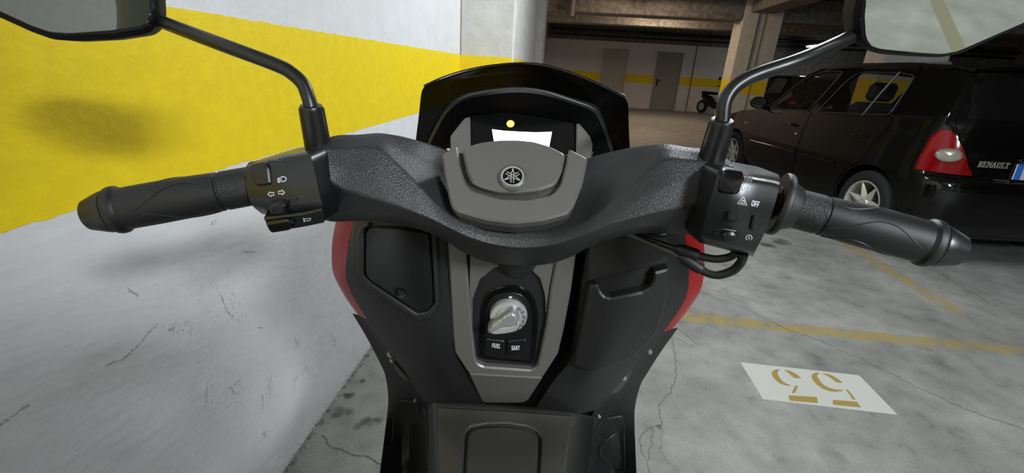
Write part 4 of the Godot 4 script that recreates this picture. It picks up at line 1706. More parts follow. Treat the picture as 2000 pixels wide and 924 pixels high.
func build_centre_panel() -> void:
	var pl := plane3([876, 480, .490], [1124, 487, .490], [985, 724, .512])
	var n := pl.normal
	var mb := MB.new()
	slab(mb, poly(pl, [[873, 450], [877, 530], [881, 600], [884, 650], [888, 690], [917, 733], [1058, 741], [1090, 692], [1102, 640], [1115, 570], [1126, 490], [1130, 455],
		[1096, 455], [1085, 510], [1076, 560], [1066, 640], [1050, 716], [1040, 724], [942, 717], [929, 708], [921, 640], [915, 560], [911, 510], [907, 450]], 6), n, 0.022, 0.0022)
	var fr := spart(mb, "centre_trim_frame", M.silver_paint)
	var tp := plane3([917, 733, .5125], [1058, 741, .5125], [985, 787, .548])
	mb = MB.new()
	slab(mb, poly(tp, [[916, 731], [1060, 739], [1031, 783], [1020, 787], [950, 787], [941, 784]], 3), tp.normal, 0.02, 0.0015)
	spart(mb, "centre_trim_tongue", M.silver_paint, fr)
	mb = MB.new()
	slab(mb, poly(pl, [[917, 500], [1086, 505], [1075, 562], [1067, 615], [1064, 580], [1055, 548], [1032, 526], [1000, 520], [966, 527], [937, 549], [922, 590], [921, 660], [915, 590]], 3, -0.004), n, 0.016, 0.001)
	spart(mb, "upper_trim_plate", M.silver_paint, fr)
	mb = MB.new()
	slab(mb, poly(pl, [[900, 490], [1095, 495], [1080, 640], [1055, 730], [925, 725], [912, 640]], 4, -0.009), n, 0.016, 0.001)
	spart(mb, "arch_panel", M.leg_plastic, fr)
	# glossy key bezel with its floor
	mb = MB.new()
	slab(mb, poly(pl, [[931, 708], [933, 650], [938, 600], [955, 572], [990, 563], [1022, 566], [1044, 588], [1052, 622], [1049, 665], [1043, 720]], 12, -0.0065), n, 0.008, 0.0022)
	var bez := spart(mb, "key_bezel", M.gloss_black)
	mb = MB.new()
	slab(mb, poly(pl, [[944, 702], [945, 640], [950, 604], [962, 584], [990, 576], [1018, 579], [1034, 596], [1040, 625], [1036, 712]], 12, -0.0058), n, 0.004, 0.001)
	spart(mb, "bezel_floor", M.satin_black, bez)
	# rotary knob
	var c := onp(pl, 993, 619, -0.006)
	var R := 35.5 * (c.length() * 0.985) / F
	var b := frame_of(n)
	mb = MB.new()
	lathe(mb, c, n, [[R * 1.03, 0.0], [R * 1.03, 0.004], [R, 0.0075], [R * 0.97, 0.0085], [R * 0.90, 0.0088], [0.0, 0.0088]], 48)
	var knob := spart(mb, "key_knob_disc", M.bright_alloy, bez, 30.0)
	mb = MB.new()
	lathe(mb, c, n, [[R * 0.70, 0.0088], [R * 0.68, 0.0115], [R * 0.63, 0.0125], [R * 0.0, 0.0128]], 40)
	spart(mb, "key_knob_step", M.chrome, bez, 30.0)
	var kp := Plane(n, n.dot(c))
	mb = MB.new()
	slab(mb, poly(kp, [[955, 622], [962, 612], [978, 602], [990, 592], [1000, 588], [1010, 592], [1014, 602], [1010, 614], [998, 619], [985, 619], [972, 624], [960, 632], [954, 629]], 4, 0.024), n, 0.016, 0.0035)
	spart(mb, "key_knob_grip", M.chrome, bez, 50.0)
	mb = MB.new()
	slab(mb, poly(kp, [[956, 632], [975, 624], [1000, 622], [1014, 610], [1016, 622], [1008, 634], [990, 638], [970, 640], [958, 638]], 4, 0.017), n, 0.010, 0.003)
	spart(mb, "key_knob_lower_lobe", M.bright_alloy, bez, 50.0)
	# marks printed on the disc and the index on the bezel
	var dark := mat("print_dark", Color(0.10, 0.10, 0.10), 0.6)
	var ring := func(a: float, r: float) -> Vector3: return c + n * 0.0091 + (b.x * cos(a) + b.y * sin(a)) * R * r
	for k in 13:
		var a := deg_to_rad(52.0 - k * 10.2)
		mb = MB.new()
		var long: float = [0.16, 0.12, 0.17, 0.10, 0.15, 0.17, 0.10, 0.13, 0.16, 0.10, 0.16, 0.12, 0.15][k]
		ribbon(mb, [ring.call(a, 0.78), ring.call(a, 0.78 + long)], n, R * 0.05)
		if k % 2 == 0:
			ribbon(mb, [ring.call(a, 0.78 + long), ring.call(a - 0.10, 0.78 + long)], n, R * 0.045)
			ribbon(mb, [ring.call(a, 0.80), ring.call(a - 0.10, 0.80)], n, R * 0.045)
		spart(mb, "position_print", dark, bez)
	mb = MB.new()
	slab(mb, poly(pl, [[993.5, 583.5], [1000, 583.7], [1000, 587], [993.5, 586.8]], 0, -0.0050), n, 0.0005)
	spart(mb, "index_mark", M.print_white, bez)
	for q in [["FUEL", [[949, 664], [985, 668], [984, 698], [965, 693], [950, 687]], 969, 677], ["SEAT", [[991, 668], [1028, 665], [1029, 687], [1012, 696], [990, 698]], 1007, 681]]:
		mb = MB.new()
		slab(mb, poly(pl, q[1], 4, -0.0015), n, 0.007, 0.0014)
		var bt := spart(mb, q[0].to_lower() + "_button", M.satin_black, bez)
		var at := onp(pl, q[2], q[3], -0.0012)
		text_at(q[0], at - SO, n, onp(pl, q[2] + 10, q[3] + (1.2 if q[0] == "FUEL" else -0.2)) - onp(pl, q[2], q[3]), 0.0072, 0.50, "button_lettering", M.print_white, bt)


func build_tunnel() -> void:
	var rows := sps([
		[[846, 778, .585], [885, 778, .580], [935, 782, .576], [990, 786, .574], [1045, 790, .576], [1095, 793, .580], [1140, 796, .585]],
		[[850, 787, .552], [885, 789, .545], [935, 793, .540], [990, 797, .538], [1045, 801, .540], [1095, 805, .545], [1129, 808, .552]],
		[[852, 815, .528], [886, 818, .522], [935, 821, .517], [990, 824, .515], [1045, 827, .517], [1092, 830, .522], [1124, 833, .528]],
		[[853, 850, .498], [886, 852, .491], [935, 854, .487], [988, 857, .485], [1042, 859, .487], [1087, 861, .491], [1118, 863, .498]],
		[[855, 930, .442], [886, 930, .434], [932, 930, .430], [983, 930, .428], [1034, 930, .430], [1076, 930, .434], [1104, 930, .442]],
		[[860, 1150, .330], [886, 1150, .322], [930, 1150, .318], [975, 1150, .316], [1020, 1150, .318], [1055, 1150, .322], [1078, 1150, .330]]])
	for k in rows.size():
		rows[k] = catmull(rows[k], 4)
	var colz := transpose(rows)
	for k in colz.size():
		colz[k] = catmull(colz[k], 5)
	var mb := MB.new()
	shell(mb, transpose(colz), Vector3(0, -0.03, 0))
	var tn := spart(mb, "tunnel_cover", M.grey_paint, null, 50.0)
	var gm := slab_on(mb, [[858, 945], [856, 852], [855, 800], [990, 807], [1117, 816], [1111, 862], [1099, 945], [1053, 945], [1057, 880], [1057, 860], [1047, 845], [1030, 837], [988, 831], [950, 832], [918, 838], [908, 852], [904, 945]], 4, 0.006, 0.010, 0.0016)
	spart(gm, "tunnel_skin", M.grey_paint, tn)
	gm = slab_on(mb, [[910, 945], [914, 857], [922, 845], [950, 839], [986, 838], [1028, 844], [1042, 851], [1050, 864], [1050, 880], [1044, 945]], 7, 0.006, 0.006, 0.0018)
	spart(gm, "fuel_lid", M.grey_paint, tn)
	for s in 2:
		var a: Array = sps([[[850, 787, .552], [852, 815, .528], [853, 850, .498], [855, 930, .442], [860, 1150, .330]] if s == 0 else [[1129, 808, .552], [1124, 833, .528], [1118, 863, .498], [1104, 930, .442], [1078, 1150, .330]]])[0]
		var b: Array = sps([[[836, 789, .575], [836, 815, .560], [837, 850, .535], [836, 930, .480], [832, 1150, .370]] if s == 0 else [[1160, 814, .600], [1158, 840, .600], [1156, 868, .585], [1146, 930, .550], [1126, 1150, .450]]])[0]
		var c := []
		for p in b:
			c.append(p + Vector3(-0.02 if s == 0 else 0.02, -0.25, -0.10))
		var rr := [catmull(a, 4), catmull(b, 4), catmull(c, 4)]
		mb = MB.new()
		shell(mb, rr, Vector3(0.004 * (1 if s == 0 else -1), 0, -0.004))
		spart(mb, "tunnel_side_trim", M.satin_black, null, 30.0)


# the parts of the scooter that lie outside the frame, so that it stands on its wheels
func build_scooter_rest() -> void:
	var ring := func(d: float, pts: Array) -> Array:
		var line := []
		for p in pts:
			line.append(Vector3(p[0], p[1], -d))
		for k in range(pts.size() - 2, 0, -1):
			line.append(Vector3(-pts[k][0], pts[k][1], -d))
		return catmull(line, 3, true)
	var mb := MB.new()
	grid(mb, [ring.call(0.62, [[0, -0.20], [0.14, -0.20], [0.236, -0.235], [0.238, -0.30], [0.20, -0.40], [0.13, -0.48], [0, -0.50]]),
		ring.call(0.72, [[0, -0.19], [0.13, -0.20], [0.20, -0.24], [0.19, -0.33], [0.15, -0.44], [0.10, -0.56], [0, -0.58]]),
		ring.call(0.86, [[0, -0.20], [0.09, -0.23], [0.14, -0.32], [0.13, -0.40], [0.09, -0.48], [0.05, -0.52], [0, -0.53]]),
		ring.call(0.96, [[0, -0.30], [0.04, -0.32], [0.06, -0.36], [0.055, -0.40], [0.04, -0.44], [0.02, -0.46], [0, -0.46]])], true)
	spart(mb, "front_cowl", M.red_paint, null, 60.0)
	for d in [0.80, -0.54]:
		var c := Vector3(0, -1.2 + 0.245, -d)
		mb = MB.new()
		lathe(mb, c, Vector3.RIGHT, [[0.175, -0.045], [0.215, -0.055], [0.238, -0.04], [0.245, 0.0], [0.238, 0.04], [0.215, 0.055], [0.175, 0.045]], 40)
		var wh := spart(mb, "wheel", M.tyre, null, 60.0)
		mb = MB.new()
		lathe(mb, c, Vector3.RIGHT, [[0.03, -0.06], [0.03, -0.02], [0.165, -0.02], [0.178, -0.045], [0.178, 0.045], [0.165, 0.02], [0.03, 0.02], [0.03, 0.06]], 30)
		spart(mb, "wheel_rim", M.satin_black, wh, 30.0)
	for s in [-1, 1]:
		mb = MB.new()
		tube(mb, [Vector3(0.085 * s, -0.955, -0.80), Vector3(0.085 * s, -0.50, -0.66)], 0.018, 12)
		spart(mb, "fork_leg", M.satin_black)
	var fend := []
	for k in 13:
		var a := deg_to_rad(20.0 + 145.0 * k / 12.0)
		var line := []
		for j in 7:
			var u := (j - 3) / 3.0
			line.append(Vector3(0.075 * u, -0.955 + sin(a) * (0.275 - 0.025 * u * u), -0.80 + cos(a) * (0.275 - 0.025 * u * u)))
		fend.append(line)
	mb = MB.new()
	shell(mb, fend, Vector3(0, -0.006, 0))
	spart(mb, "front_fender", M.matt_plastic, null, 60.0)
	mb = MB.new()
	grid(mb, [ring.call(0.30, [[0, -0.50], [0.07, -0.52], [0.10, -0.60], [0.11, -0.75], [0.08, -0.88], [0, -0.90]]),
		ring.call(0.05, [[0, -0.50], [0.11, -0.52], [0.15, -0.60], [0.15, -0.75], [0.10, -0.85], [0, -0.87]]),
		ring.call(-0.35, [[0, -0.46], [0.13, -0.48], [0.17, -0.55], [0.16, -0.65], [0.11, -0.72], [0, -0.74]]),
		ring.call(-0.75, [[0, -0.38], [0.10, -0.40], [0.12, -0.44], [0.11, -0.50], [0.08, -0.54], [0, -0.55]]),
		ring.call(-0.95, [[0, -0.34], [0.03, -0.35], [0.04, -0.37], [0.04, -0.39], [0.03, -0.41], [0, -0.41]])], true)
	spart(mb, "rear_body", M.matt_plastic, null, 60.0)
	mb = MB.new()
	grid(mb, [ring.call(0.22, [[0, -0.475], [0.06, -0.48], [0.08, -0.50], [0.06, -0.52], [0, -0.52]]),
		ring.call(0.05, [[0, -0.44], [0.10, -0.445], [0.14, -0.48], [0.12, -0.52], [0, -0.53]]),
		ring.call(-0.30, [[0, -0.425], [0.12, -0.43], [0.165, -0.46], [0.15, -0.50], [0, -0.51]]),
		ring.call(-0.40, [[0, -0.38], [0.11, -0.385], [0.15, -0.42], [0.14, -0.48], [0, -0.49]]),
		ring.call(-0.85, [[0, -0.34], [0.06, -0.345], [0.09, -0.37], [0.08, -0.41], [0, -0.42]])], true)
	spart(mb, "seat", M.rubber, null, 60.0)
	mb = MB.new()
	rbox(mb, Vector3(0, -0.95, 0.42), Vector3(0.20, 0.20, 0.34), 0.03)
	spart(mb, "engine_block", M.satin_black)
	for s in [-1, 1]:
		mb = MB.new()
		tube(mb, [Vector3(0.06 * s, -0.93, 0.10), Vector3(0.12 * s, -1.10, 0.06), Vector3(0.16 * s, -1.19, 0.10)], 0.012, 10)
		spart(mb, "centre_stand_leg", M.satin_black)
	for s in [-1, 1]:
		mb = MB.new()
		grid(mb, [[Vector3(0.10 * s, -0.78, -0.62), Vector3(0.21 * s, -0.76, -0.60)], [Vector3(0.10 * s, -0.86, -0.35), Vector3(0.23 * s, -0.85, -0.35)], [Vector3(0.10 * s, -0.86, 0.02), Vector3(0.22 * s, -0.85, 0.02)]])
		var m2 := MB.new()
		shell(m2, [[Vector3(0.10 * s, -0.78, -0.62), Vector3(0.21 * s, -0.76, -0.60)], [Vector3(0.10 * s, -0.86, -0.35), Vector3(0.23 * s, -0.85, -0.35)], [Vector3(0.10 * s, -0.86, 0.02), Vector3(0.22 * s, -0.85, 0.02)]], Vector3(0, -0.03, 0))
		spart(m2, "foot_board", M.matt_plastic)


# ------------------------------------------------------------------ the parked car (own axes: x across, y up, +z to its tail, rear axle at z = 0)
func lut(t: Array, x: float) -> float:
	if x <= t[0][0]:
		return t[0][1]
	for i in t.size() - 1:
		if x <= t[i + 1][0]:
			var u: float = (x - t[i][0]) / (t[i + 1][0] - t[i][0])
			return lerpf(t[i][1], t[i + 1][1], u * u * (3 - 2 * u) * 0.5 + u * 0.5)
	return t[t.size() - 1][1]


func belt(z: float) -> float:
	if z < -2.0:
		return lut([[-3.2, 0.60], [-3.1, 0.68], [-2.8, 0.79], [-2.4, 0.865], [-2.0, 0.914]], z)
	return 1.012 + 0.049 * (z + 0.036)


func side_x(z: float, y: float) -> float:
	var b := belt(maxf(z, -2.0))
	var x := lut([[0.18, 0.735], [0.24, 0.775], [0.34, 0.800], [0.46, 0.812], [0.60, 0.818], [0.74, 0.812], [0.86, 0.795], [0.96, 0.772]], minf(y, 0.96))
	if y > b:
		x = lerpf(0.772, 0.600, pow(clampf((y - b) / (1.385 - b), 0.0, 1.0), 1.15))
	return x * lut([[-3.2, 0.72], [-3.1, 0.82], [-2.9, 0.915], [-2.5, 0.97], [-2.0, 0.99], [-1.0, 1.0], [0.0, 1.0], [0.25, 0.985], [0.40, 0.965], [0.52, 0.935]], z)


func side_at(z: float, y: float, s: float, out := 0.0) -> Vector3:
	return Vector3(s * (side_x(z, y) + out), y, z)


func rear_z(x: float, y: float) -> float:
	var z := lut([[0.18, 0.50], [0.24, 0.57], [0.32, 0.605], [0.46, 0.625], [0.58, 0.622], [0.635, 0.605], [0.66, 0.560], [0.80, 0.558], [1.0, 0.525], [1.04, 0.510], [1.2, 0.445], [1.34, 0.375], [1.39, 0.33]], y)
	var e := maxf(0.0, absf(x) - 0.46) / 0.34
	return z - e * e * e * 0.15


func rear_half(y: float) -> float:
	return lut([[0.18, 0.70], [0.26, 0.77], [0.60, 0.80], [0.66, 0.792], [0.90, 0.780], [1.03, 0.755], [1.2, 0.690], [1.385, 0.590]], y)


func side_panel(mb: MB, s: float, zs: Array, ylo: Callable, yhi: Callable, out: float, n: int) -> void:
	var rows := []
	for k in n + 1:
		var line := []
		for z in zs:
			line.append(side_at(z, lerpf(ylo.call(z), yhi.call(z), float(k) / n), s, out))
		rows.append(line)
	shell(mb, rows, Vector3(-0.02 * s, 0, 0))


func zline(a: float, b: float, step: float) -> Array:
	var out := []
	var n := int(ceilf((b - a) / step))
	for k in n + 1:
		out.append(lerpf(a, b, float(k) / n))
	return out


func build_car() -> void:
	var car := thing("hatchback_car", Vector3(3.447, 0, -4.082), "glossy black hatchback with alloy wheels parked beside the painted bay number", "car", "", 0.1015)
	make_car(car, true)
	var far := thing("hatchback_car", Vector3(6.45, 0, -12.9), "dark hatchback parked in the gloom behind the white pillar with the conduit", "car", "", 0.1)
	make_car(far, false)


func make_car(car: Node3D, near: bool) -> void:
	var P: Material = M.black_car_paint
	var mb: MB
	var sill := 0.185
	var arch := func(z: float) -> float:
		var y := sill
		for zc in [0.0, -2.472]:
			var d: float = absf(z - zc)
			if d < 0.325:
				y = maxf(y, 0.285 + sqrt(0.325 * 0.325 - d * d) * 1.03)
		return y
	for s in [-1.0, 1.0]:
		mb = MB.new()
		side_panel(mb, s, zline(-3.15, 0.425, 0.022), arch, func(z: float) -> float: return belt(z) - 0.002, 0.0, 12)
		put(mb, "body_side", P, car, Vector3.ZERO, 50.0)
		if s > 0 and not near:
			continue
		# doors as panels of their own
		mb = MB.new()
		var rows := []
		for k in 13:
			var y := lerpf(0.235, 0.0, k / 12.0) + k / 12.0
			var line := []
			for j in 13:
				var z := lerpf(-2.02 + 0.02 * k / 12.0, -1.035, j / 12.0)
				line.append(side_at(z, lerpf(0.235, belt(z) - 0.004, k / 12.0), s, 0.005))
			rows.append(line)
		shell(mb, rows, Vector3(-0.01 * s, 0, 0))
		var fd := put(mb, "front_door", P, car, Vector3.ZERO, 50.0)
		mb = MB.new()
		rows = []
		for k in 17:
			var line := []
			for j in 13:
				var y := lerpf(0.235, 1.008, k / 16.0)
				var zr := -0.02
				if y < 0.62:
					zr = -sqrt(maxf(0.0, 0.36 * 0.36 - (y - 0.285) * (y - 0.285)))
				else:
					zr = lerpf(-0.135, -0.012, clampf((y - 0.62) / 0.3, 0, 1))
				var z := lerpf(-1.020, zr, j / 12.0)
				line.append(side_at(z, minf(y, belt(z) - 0.004), s, 0.005))
			rows.append(line)
		shell(mb, rows, Vector3(-0.01 * s, 0, 0))
		var rd := put(mb, "rear_door", P, car, Vector3.ZERO, 50.0)
		# handles, locks and rubbing strips
		for q in [[fd, -1.22, 0.795, -2.0, -1.05], [rd, -0.25, 0.815, -1.0, -0.42]]:
			mb = MB.new()
			lathe(mb, side_at(q[1], q[2], s, 0.002), Vector3(s, 0, 0), [[0.062, 0.0], [0.06, 0.004], [0.045, 0.003], [0.0, 0.0035]], 24, Vector2(1.0, 0.52), Vector3.UP)
			put(mb, "handle_recess", M.car_trim, q[0])
			mb = MB.new()
			var hp := []
			for k in 9:
				var u := k / 8.0
				hp.append(side_at(q[1] - 0.075 + 0.15 * u, q[2] + 0.012, s, 0.006 + 0.028 * sin(u * PI)))
			tube(mb, hp, 0.011, 10)
			put(mb, "door_handle", P, q[0], Vector3.ZERO, 60.0)
			mb = MB.new()
			var path := []
			for k in 17:
				var z := lerpf(q[3], q[4], k / 16.0)
				path.append(side_at(z, 0.52 + 0.023 * (z + 2.04), s, 0.008))
			tube(mb, path, 0.012, 8)
			put(mb, "rubbing_strip", P, q[0], Vector3.ZERO, 60.0)
		mb = MB.new()
		lathe(mb, side_at(-1.13, 0.725, s, 0.004), Vector3(s, 0, 0), [[0.014, 0.0], [0.012, 0.005], [0.0, 0.006]], 14)
		put(mb, "door_lock", M.chrome, fd)
		# windows
		var wins := [
			[[-1.855, 0.932], [-1.62, 1.165], [-1.45, 1.305], [-1.30, 1.350], [-1.10, 1.362], [-0.962, 1.362], [-1.078, 0.957]],
			[[-0.940, 0.966], [-0.83, 1.28], [-0.78, 1.335], [-0.68, 1.358], [-0.284, 1.352], [-0.12, 1.335], [-0.092, 1.31], [-0.042, 1.022]],
		]
		for w in 2:
			mb = MB.new()
			var zc := Vector3.ZERO
			var pts := []
			for p in catmull_flat(wins[w], 3):
				pts.append(side_at(p.x, p.y, s, 0.001))
				zc += pts[-1]
			zc /= pts.size()
			var ids := []
			var c := mb.add(zc)
			for p in pts:
				ids.append(mb.add(p))
			for k in ids.size():
				mb.tri_out(c, ids[k], ids[(k + 1) % ids.size()], zc - Vector3(s, 0.3, 0))
			put(mb, "side_window", M.car_glass, fd if w == 0 else rd)
			mb = MB.new()
			var loop := pts.duplicate()
			loop.append(pts[0])
			for k in loop.size():
				loop[k] += Vector3(0.004 * s, 0, 0)
			tube(mb, loop, 0.006, 8)
			put(mb, "window_trim", M.car_window_trim, fd if w == 0 else rd, Vector3.ZERO, 60.0)
		mb = MB.new()
		tube(mb, [side_at(-0.335, 0.99, s, 0.006), side_at(-0.305, 1.18, s, 0.006), side_at(-0.284, 1.36, s, 0.006)], 0.010, 8)
		put(mb, "window_divider", M.car_window_trim, rd)
		# pillars of the roof
		for q in [["front_pillar", [[-2.03, 0.90], [-1.86, 0.915], [-1.62, 1.165], [-1.44, 1.312], [-1.30, 1.358], [-1.29, 1.392], [-1.36, 1.378], [-1.52, 1.315], [-1.75, 1.15]]],
				["centre_pillar", [[-1.095, 0.935], [-0.93, 0.955], [-0.82, 1.28], [-0.77, 1.345], [-0.76, 1.40], [-0.98, 1.40], [-0.965, 1.355]]],
				["rear_pillar", [[-0.045, 1.0], [0.44, 1.022], [0.42, 1.10], [0.39, 1.20], [0.34, 1.33], [0.30, 1.41], [-0.14, 1.43], [-0.10, 1.34], [-0.075, 1.24]]],
				["roof_rail", [[-1.31, 1.350], [-1.10, 1.358], [-0.76, 1.352], [-0.28, 1.350], [-0.10, 1.33], [-0.10, 1.430], [-0.28, 1.435], [-0.76, 1.435], [-1.10, 1.418], [-1.31, 1.395]]]]:
			mb = MB.new()
			patch(mb, q[1], s)
			put(mb, q[0], P, car, Vector3.ZERO, 50.0)
		# wheels
		for zc in [0.0, -2.472]:
			wheel(car, Vector3(0.735 * s, 0.285, zc), s)
		# door mirror
		mb = MB.new()
		lathe(mb, Vector3(0.875 * s, 0.985, -1.93), Vector3(0, 0, 1), [[0.0, -0.07], [0.05, -0.06], [0.085, -0.02], [0.092, 0.02], [0.088, 0.032], [0.0, 0.032]], 20, Vector2(1.1, 0.78), Vector3.UP)
		var mr := put(mb, "door_mirror", P, car, Vector3.ZERO, 35.0)
		mb = MB.new()
		lathe(mb, Vector3(0.875 * s, 0.985, -1.93), Vector3(0, 0, 1), [[0.080, 0.033], [0.078, 0.036], [0.0, 0.036]], 20, Vector2(1.1, 0.76), Vector3.UP)
		put(mb, "mirror_glass", M.mirror_glass, mr, Vector3.ZERO, 20.0)
		mb = MB.new()
		tube(mb, [Vector3(0.77 * s, 0.93, -1.92), Vector3(0.82 * s, 0.96, -1.92)], 0.03, 10)
		put(mb, "mirror_arm", P, mr)
		mb = MB.new()
		lathe(mb, side_at(-2.25, 0.71, s, 0.0), Vector3(s, 0, 0), [[0.032, 0.0], [0.026, 0.009], [0.0, 0.012]], 16, Vector2(1.3, 0.6), Vector3.UP)
		put(mb, "side_repeater", M.orange_lens, car)
		# tail lamp
		mb = MB.new()
		var tr := []
		for k in 13:
			var y := lerpf(0.672, 0.968, k / 12.0)
			var xl := lut([[0.672, 0.808], [0.76, 0.806], [0.86, 0.794], [0.93, 0.780], [0.968, 0.758]], y)
			var xr := lut([[0.672, 0.545], [0.76, 0.607], [0.86, 0.658], [0.93, 0.698], [0.968, 0.728]], y)
			var line := []
			for j in 13:
				var x := lerpf(xl, xr, j / 12.0)
				line.append(Vector3(s * x, y, rear_z(x, y) + 0.016))
			tr.append(line)
		shell(mb, tr, Vector3(0, 0, -0.025))
		var tl := put(mb, "tail_light", M.red_lens, car, Vector3.ZERO, 50.0)
		mb = MB.new()
		lathe(mb, Vector3(0.712 * s, 0.80, rear_z(0.712, 0.80) + 0.018), Vector3(0.55 * s, 0.1, 1.0).normalized(), [[0.062, -0.012], [0.060, 0.004], [0.045, 0.010], [0.0, 0.013]], 24, Vector2(1.25, 0.78), Vector3.UP)
		put(mb, "reversing_lens", M.clear_lens, tl)
		# wheel housings
		for zc in [0.0, -2.472]:
			mb = MB.new()
			var rr := []
			for k in 13:
				var a := PI * k / 12.0
				rr.append([Vector3(0.79 * s, 0.285 + sin(a) * 0.33, zc + cos(a) * 0.33), Vector3(0.50 * s, 0.285 + sin(a) * 0.33, zc + cos(a) * 0.33)])
			rr.insert(0, [Vector3(0.79 * s, 0.19, zc + 0.33), Vector3(0.50 * s, 0.19, zc + 0.33)])
			rr.append([Vector3(0.79 * s, 0.19, zc - 0.33), Vector3(0.50 * s, 0.19, zc - 0.33)])
			grid(mb, rr)
			put(mb, "wheel_housing", M.car_trim, car)
	# roof, bonnet, screens
	mb = MB.new()
	var rows2 := []
	for z in zline(-1.36, 0.36, 0.08):
		var line := []
		for j in 15:
			var u := (j - 7) / 7.0
			var yc := lut([[-1.36, 1.385], [-1.1, 1.442], [-0.6, 1.468], [-0.1, 1.468], [0.2, 1.450], [0.36, 1.420]], z)
			var ye := lut([[-1.36, 1.35], [-1.1, 1.405], [-0.6, 1.425], [-0.1, 1.425], [0.2, 1.412], [0.36, 1.385]], z)
			line.append(Vector3(0.615 * u, lerpf(yc, ye, pow(absf(u), 2.6)), z))
		rows2.append(line)
	shell(mb, rows2, Vector3(0, -0.02, 0))
	put(mb, "roof", P, car, Vector3.ZERO, 60.0)
	mb = MB.new()
	rows2 = []
	for z in zline(-3.15, -2.05, 0.1):
		var line := []
		for j in 13:
			var u := (j - 6) / 6.0
			line.append(Vector3(side_x(z, belt(z)) * 0.99 * u, lerpf(belt(z) + 0.05, belt(z), u * u), z))
		rows2.append(line)
	shell(mb, rows2, Vector3(0, -0.02, 0))
	put(mb, "bonnet", P, car, Vector3.ZERO, 60.0)
	mb = MB.new()
	grid(mb, [[Vector3(-0.74, 0.925, -2.05), Vector3(0, 0.965, -2.20), Vector3(0.74, 0.925, -2.05)], [Vector3(-0.67, 1.16, -1.72), Vector3(0, 1.19, -1.82), Vector3(0.67, 1.16, -1.72)], [Vector3(-0.60, 1.355, -1.36), Vector3(0, 1.378, -1.40), Vector3(0.60, 1.355, -1.36)]])
	put(mb, "windscreen", M.car_glass, car, Vector3.ZERO, 80.0)
	# tail: body, tailgate with its glass, bumper
	mb = MB.new()
	rear_patch(mb, 0.64, 1.385, 1.0, 0.0)
	put(mb, "rear_body", P, car, Vector3.ZERO, 50.0)
	mb = MB.new()
	rear_patch(mb, 0.185, 0.650, 1.0, 0.012)
	put(mb, "rear_bumper", P, car, Vector3.ZERO, 50.0)
	mb = MB.new()
	var rows3 := []
	for k in 21:
		var y := lerpf(0.655, 1.378, k / 20.0)
		var hw := lut([[0.655, 0.535], [0.80, 0.612], [0.95, 0.690], [1.03, 0.710], [1.2, 0.664], [1.378, 0.575]], y)
		var line := []
		for j in 21:
			var x := hw * (j - 10) / 10.0
			line.append(Vector3(x, y, rear_z(x, y) + 0.009))
		rows3.append(line)
	shell(mb, rows3, Vector3(0, 0, -0.015))
	var gate := put(mb, "tailgate", P, car, Vector3.ZERO, 50.0)
	mb = MB.new()
	rows3 = []
	for k in 11:
		var y := lerpf(1.055, 1.335, k / 10.0)
		var hw := lut([[1.055, 0.655], [1.2, 0.625], [1.335, 0.555]], y)
		var line := []
		for j in 21:
			var x := hw * (j - 10) / 10.0
			line.append(Vector3(x, y, rear_z(x, y) + 0.012))
		rows3.append(line)
	shell(mb, rows3, Vector3(0, 0, -0.006))
	put(mb, "rear_window", M.gloss_black, gate, Vector3.ZERO, 50.0)
	mb = MB.new()
	slab(mb, [Vector3(-0.262, 0.665, 0.585), Vector3(0.262, 0.665, 0.585), Vector3(0.262, 0.775, 0.578), Vector3(-0.262, 0.775, 0.578)], Vector3(0, 0, 1), 0.008, 0.001)
	var plate := put(mb, "number_plate", M.plate_white, gate)
	mb = MB.new()
	slab(mb, [Vector3(-0.262, 0.665, 0.5865), Vector3(-0.215, 0.665, 0.5865), Vector3(-0.215, 0.775, 0.5795), Vector3(-0.262, 0.775, 0.5795)], Vector3(0, 0, 1), 0.002)
	put(mb, "plate_strip", M.plate_blue, plate)
	mb = MB.new()
	rbox(mb, Vector3(0, 0.80, 0.575), Vector3(0.56, 0.035, 0.04), 0.01)
	put(mb, "plate_garnish", P, gate)
	if near:
		var lt := thing_text(car, "RENAULT", Vector3(-0.422, 0.757, rear_z(0.42, 0.757) + 0.0105), 0.045)
		lt.name = "maker_lettering"
	# cabin: floor, seats, dashboard
	put(slab_box(-0.70, 0.20, -2.3, 0.70, 0.30, 0.45), "cabin_floor", M.car_cabin, car)
	put(slab_box(-0.72, 0.60, -2.05, 0.72, 0.90, -1.75, 0.04), "dashboard", M.car_cabin, car)
	put(slab_box(-0.68, 0.30, 0.05, 0.68, 0.86, 0.30, 0.05), "rear_shelf", M.car_cabin, car)
	if near:
		for x in [-0.34, 0.34]:
			var st := put(slab_box(x - 0.24, 0.30, -1.45, x + 0.24, 0.55, -0.92, 0.05), "front_seat", M.car_cabin, car)
			mb = MB.new()
			rbox(mb, Vector3(x, 0.80, -0.86), Vector3(0.46, 0.60, 0.13), 0.05, Basis(Vector3.RIGHT, 0.25))
			put(mb, "seat_back", M.car_cabin, st)
			mb = MB.new()
			rbox(mb, Vector3(x, 1.19, -0.76), Vector3(0.26, 0.17, 0.09), 0.035, Basis(Vector3.RIGHT, 0.2))
			put(mb, "headrest", M.car_cabin, st)
		var bench := put(slab_box(-0.64, 0.30, -0.45, 0.64, 0.52, 0.0, 0.05), "rear_bench", M.car_cabin, car)
		mb = MB.new()
		rbox(mb, Vector3(0, 0.78, 0.06), Vector3(1.26, 0.58, 0.13), 0.05, Basis(Vector3.RIGHT, 0.3))
		put(mb, "bench_back", M.car_cabin, bench)
		mb = MB.new()
		var ringp := []
		for k in 25:
			var a := TAU * k / 24.0
			ringp.append(Vector3(-0.34 + cos(a) * 0.185, 0.88 + sin(a) * 0.165, -1.66 + sin(a) * -0.08))
		tube(mb, ringp, 0.014, 8)
		put(mb, "steering_wheel", M.car_trim, car)
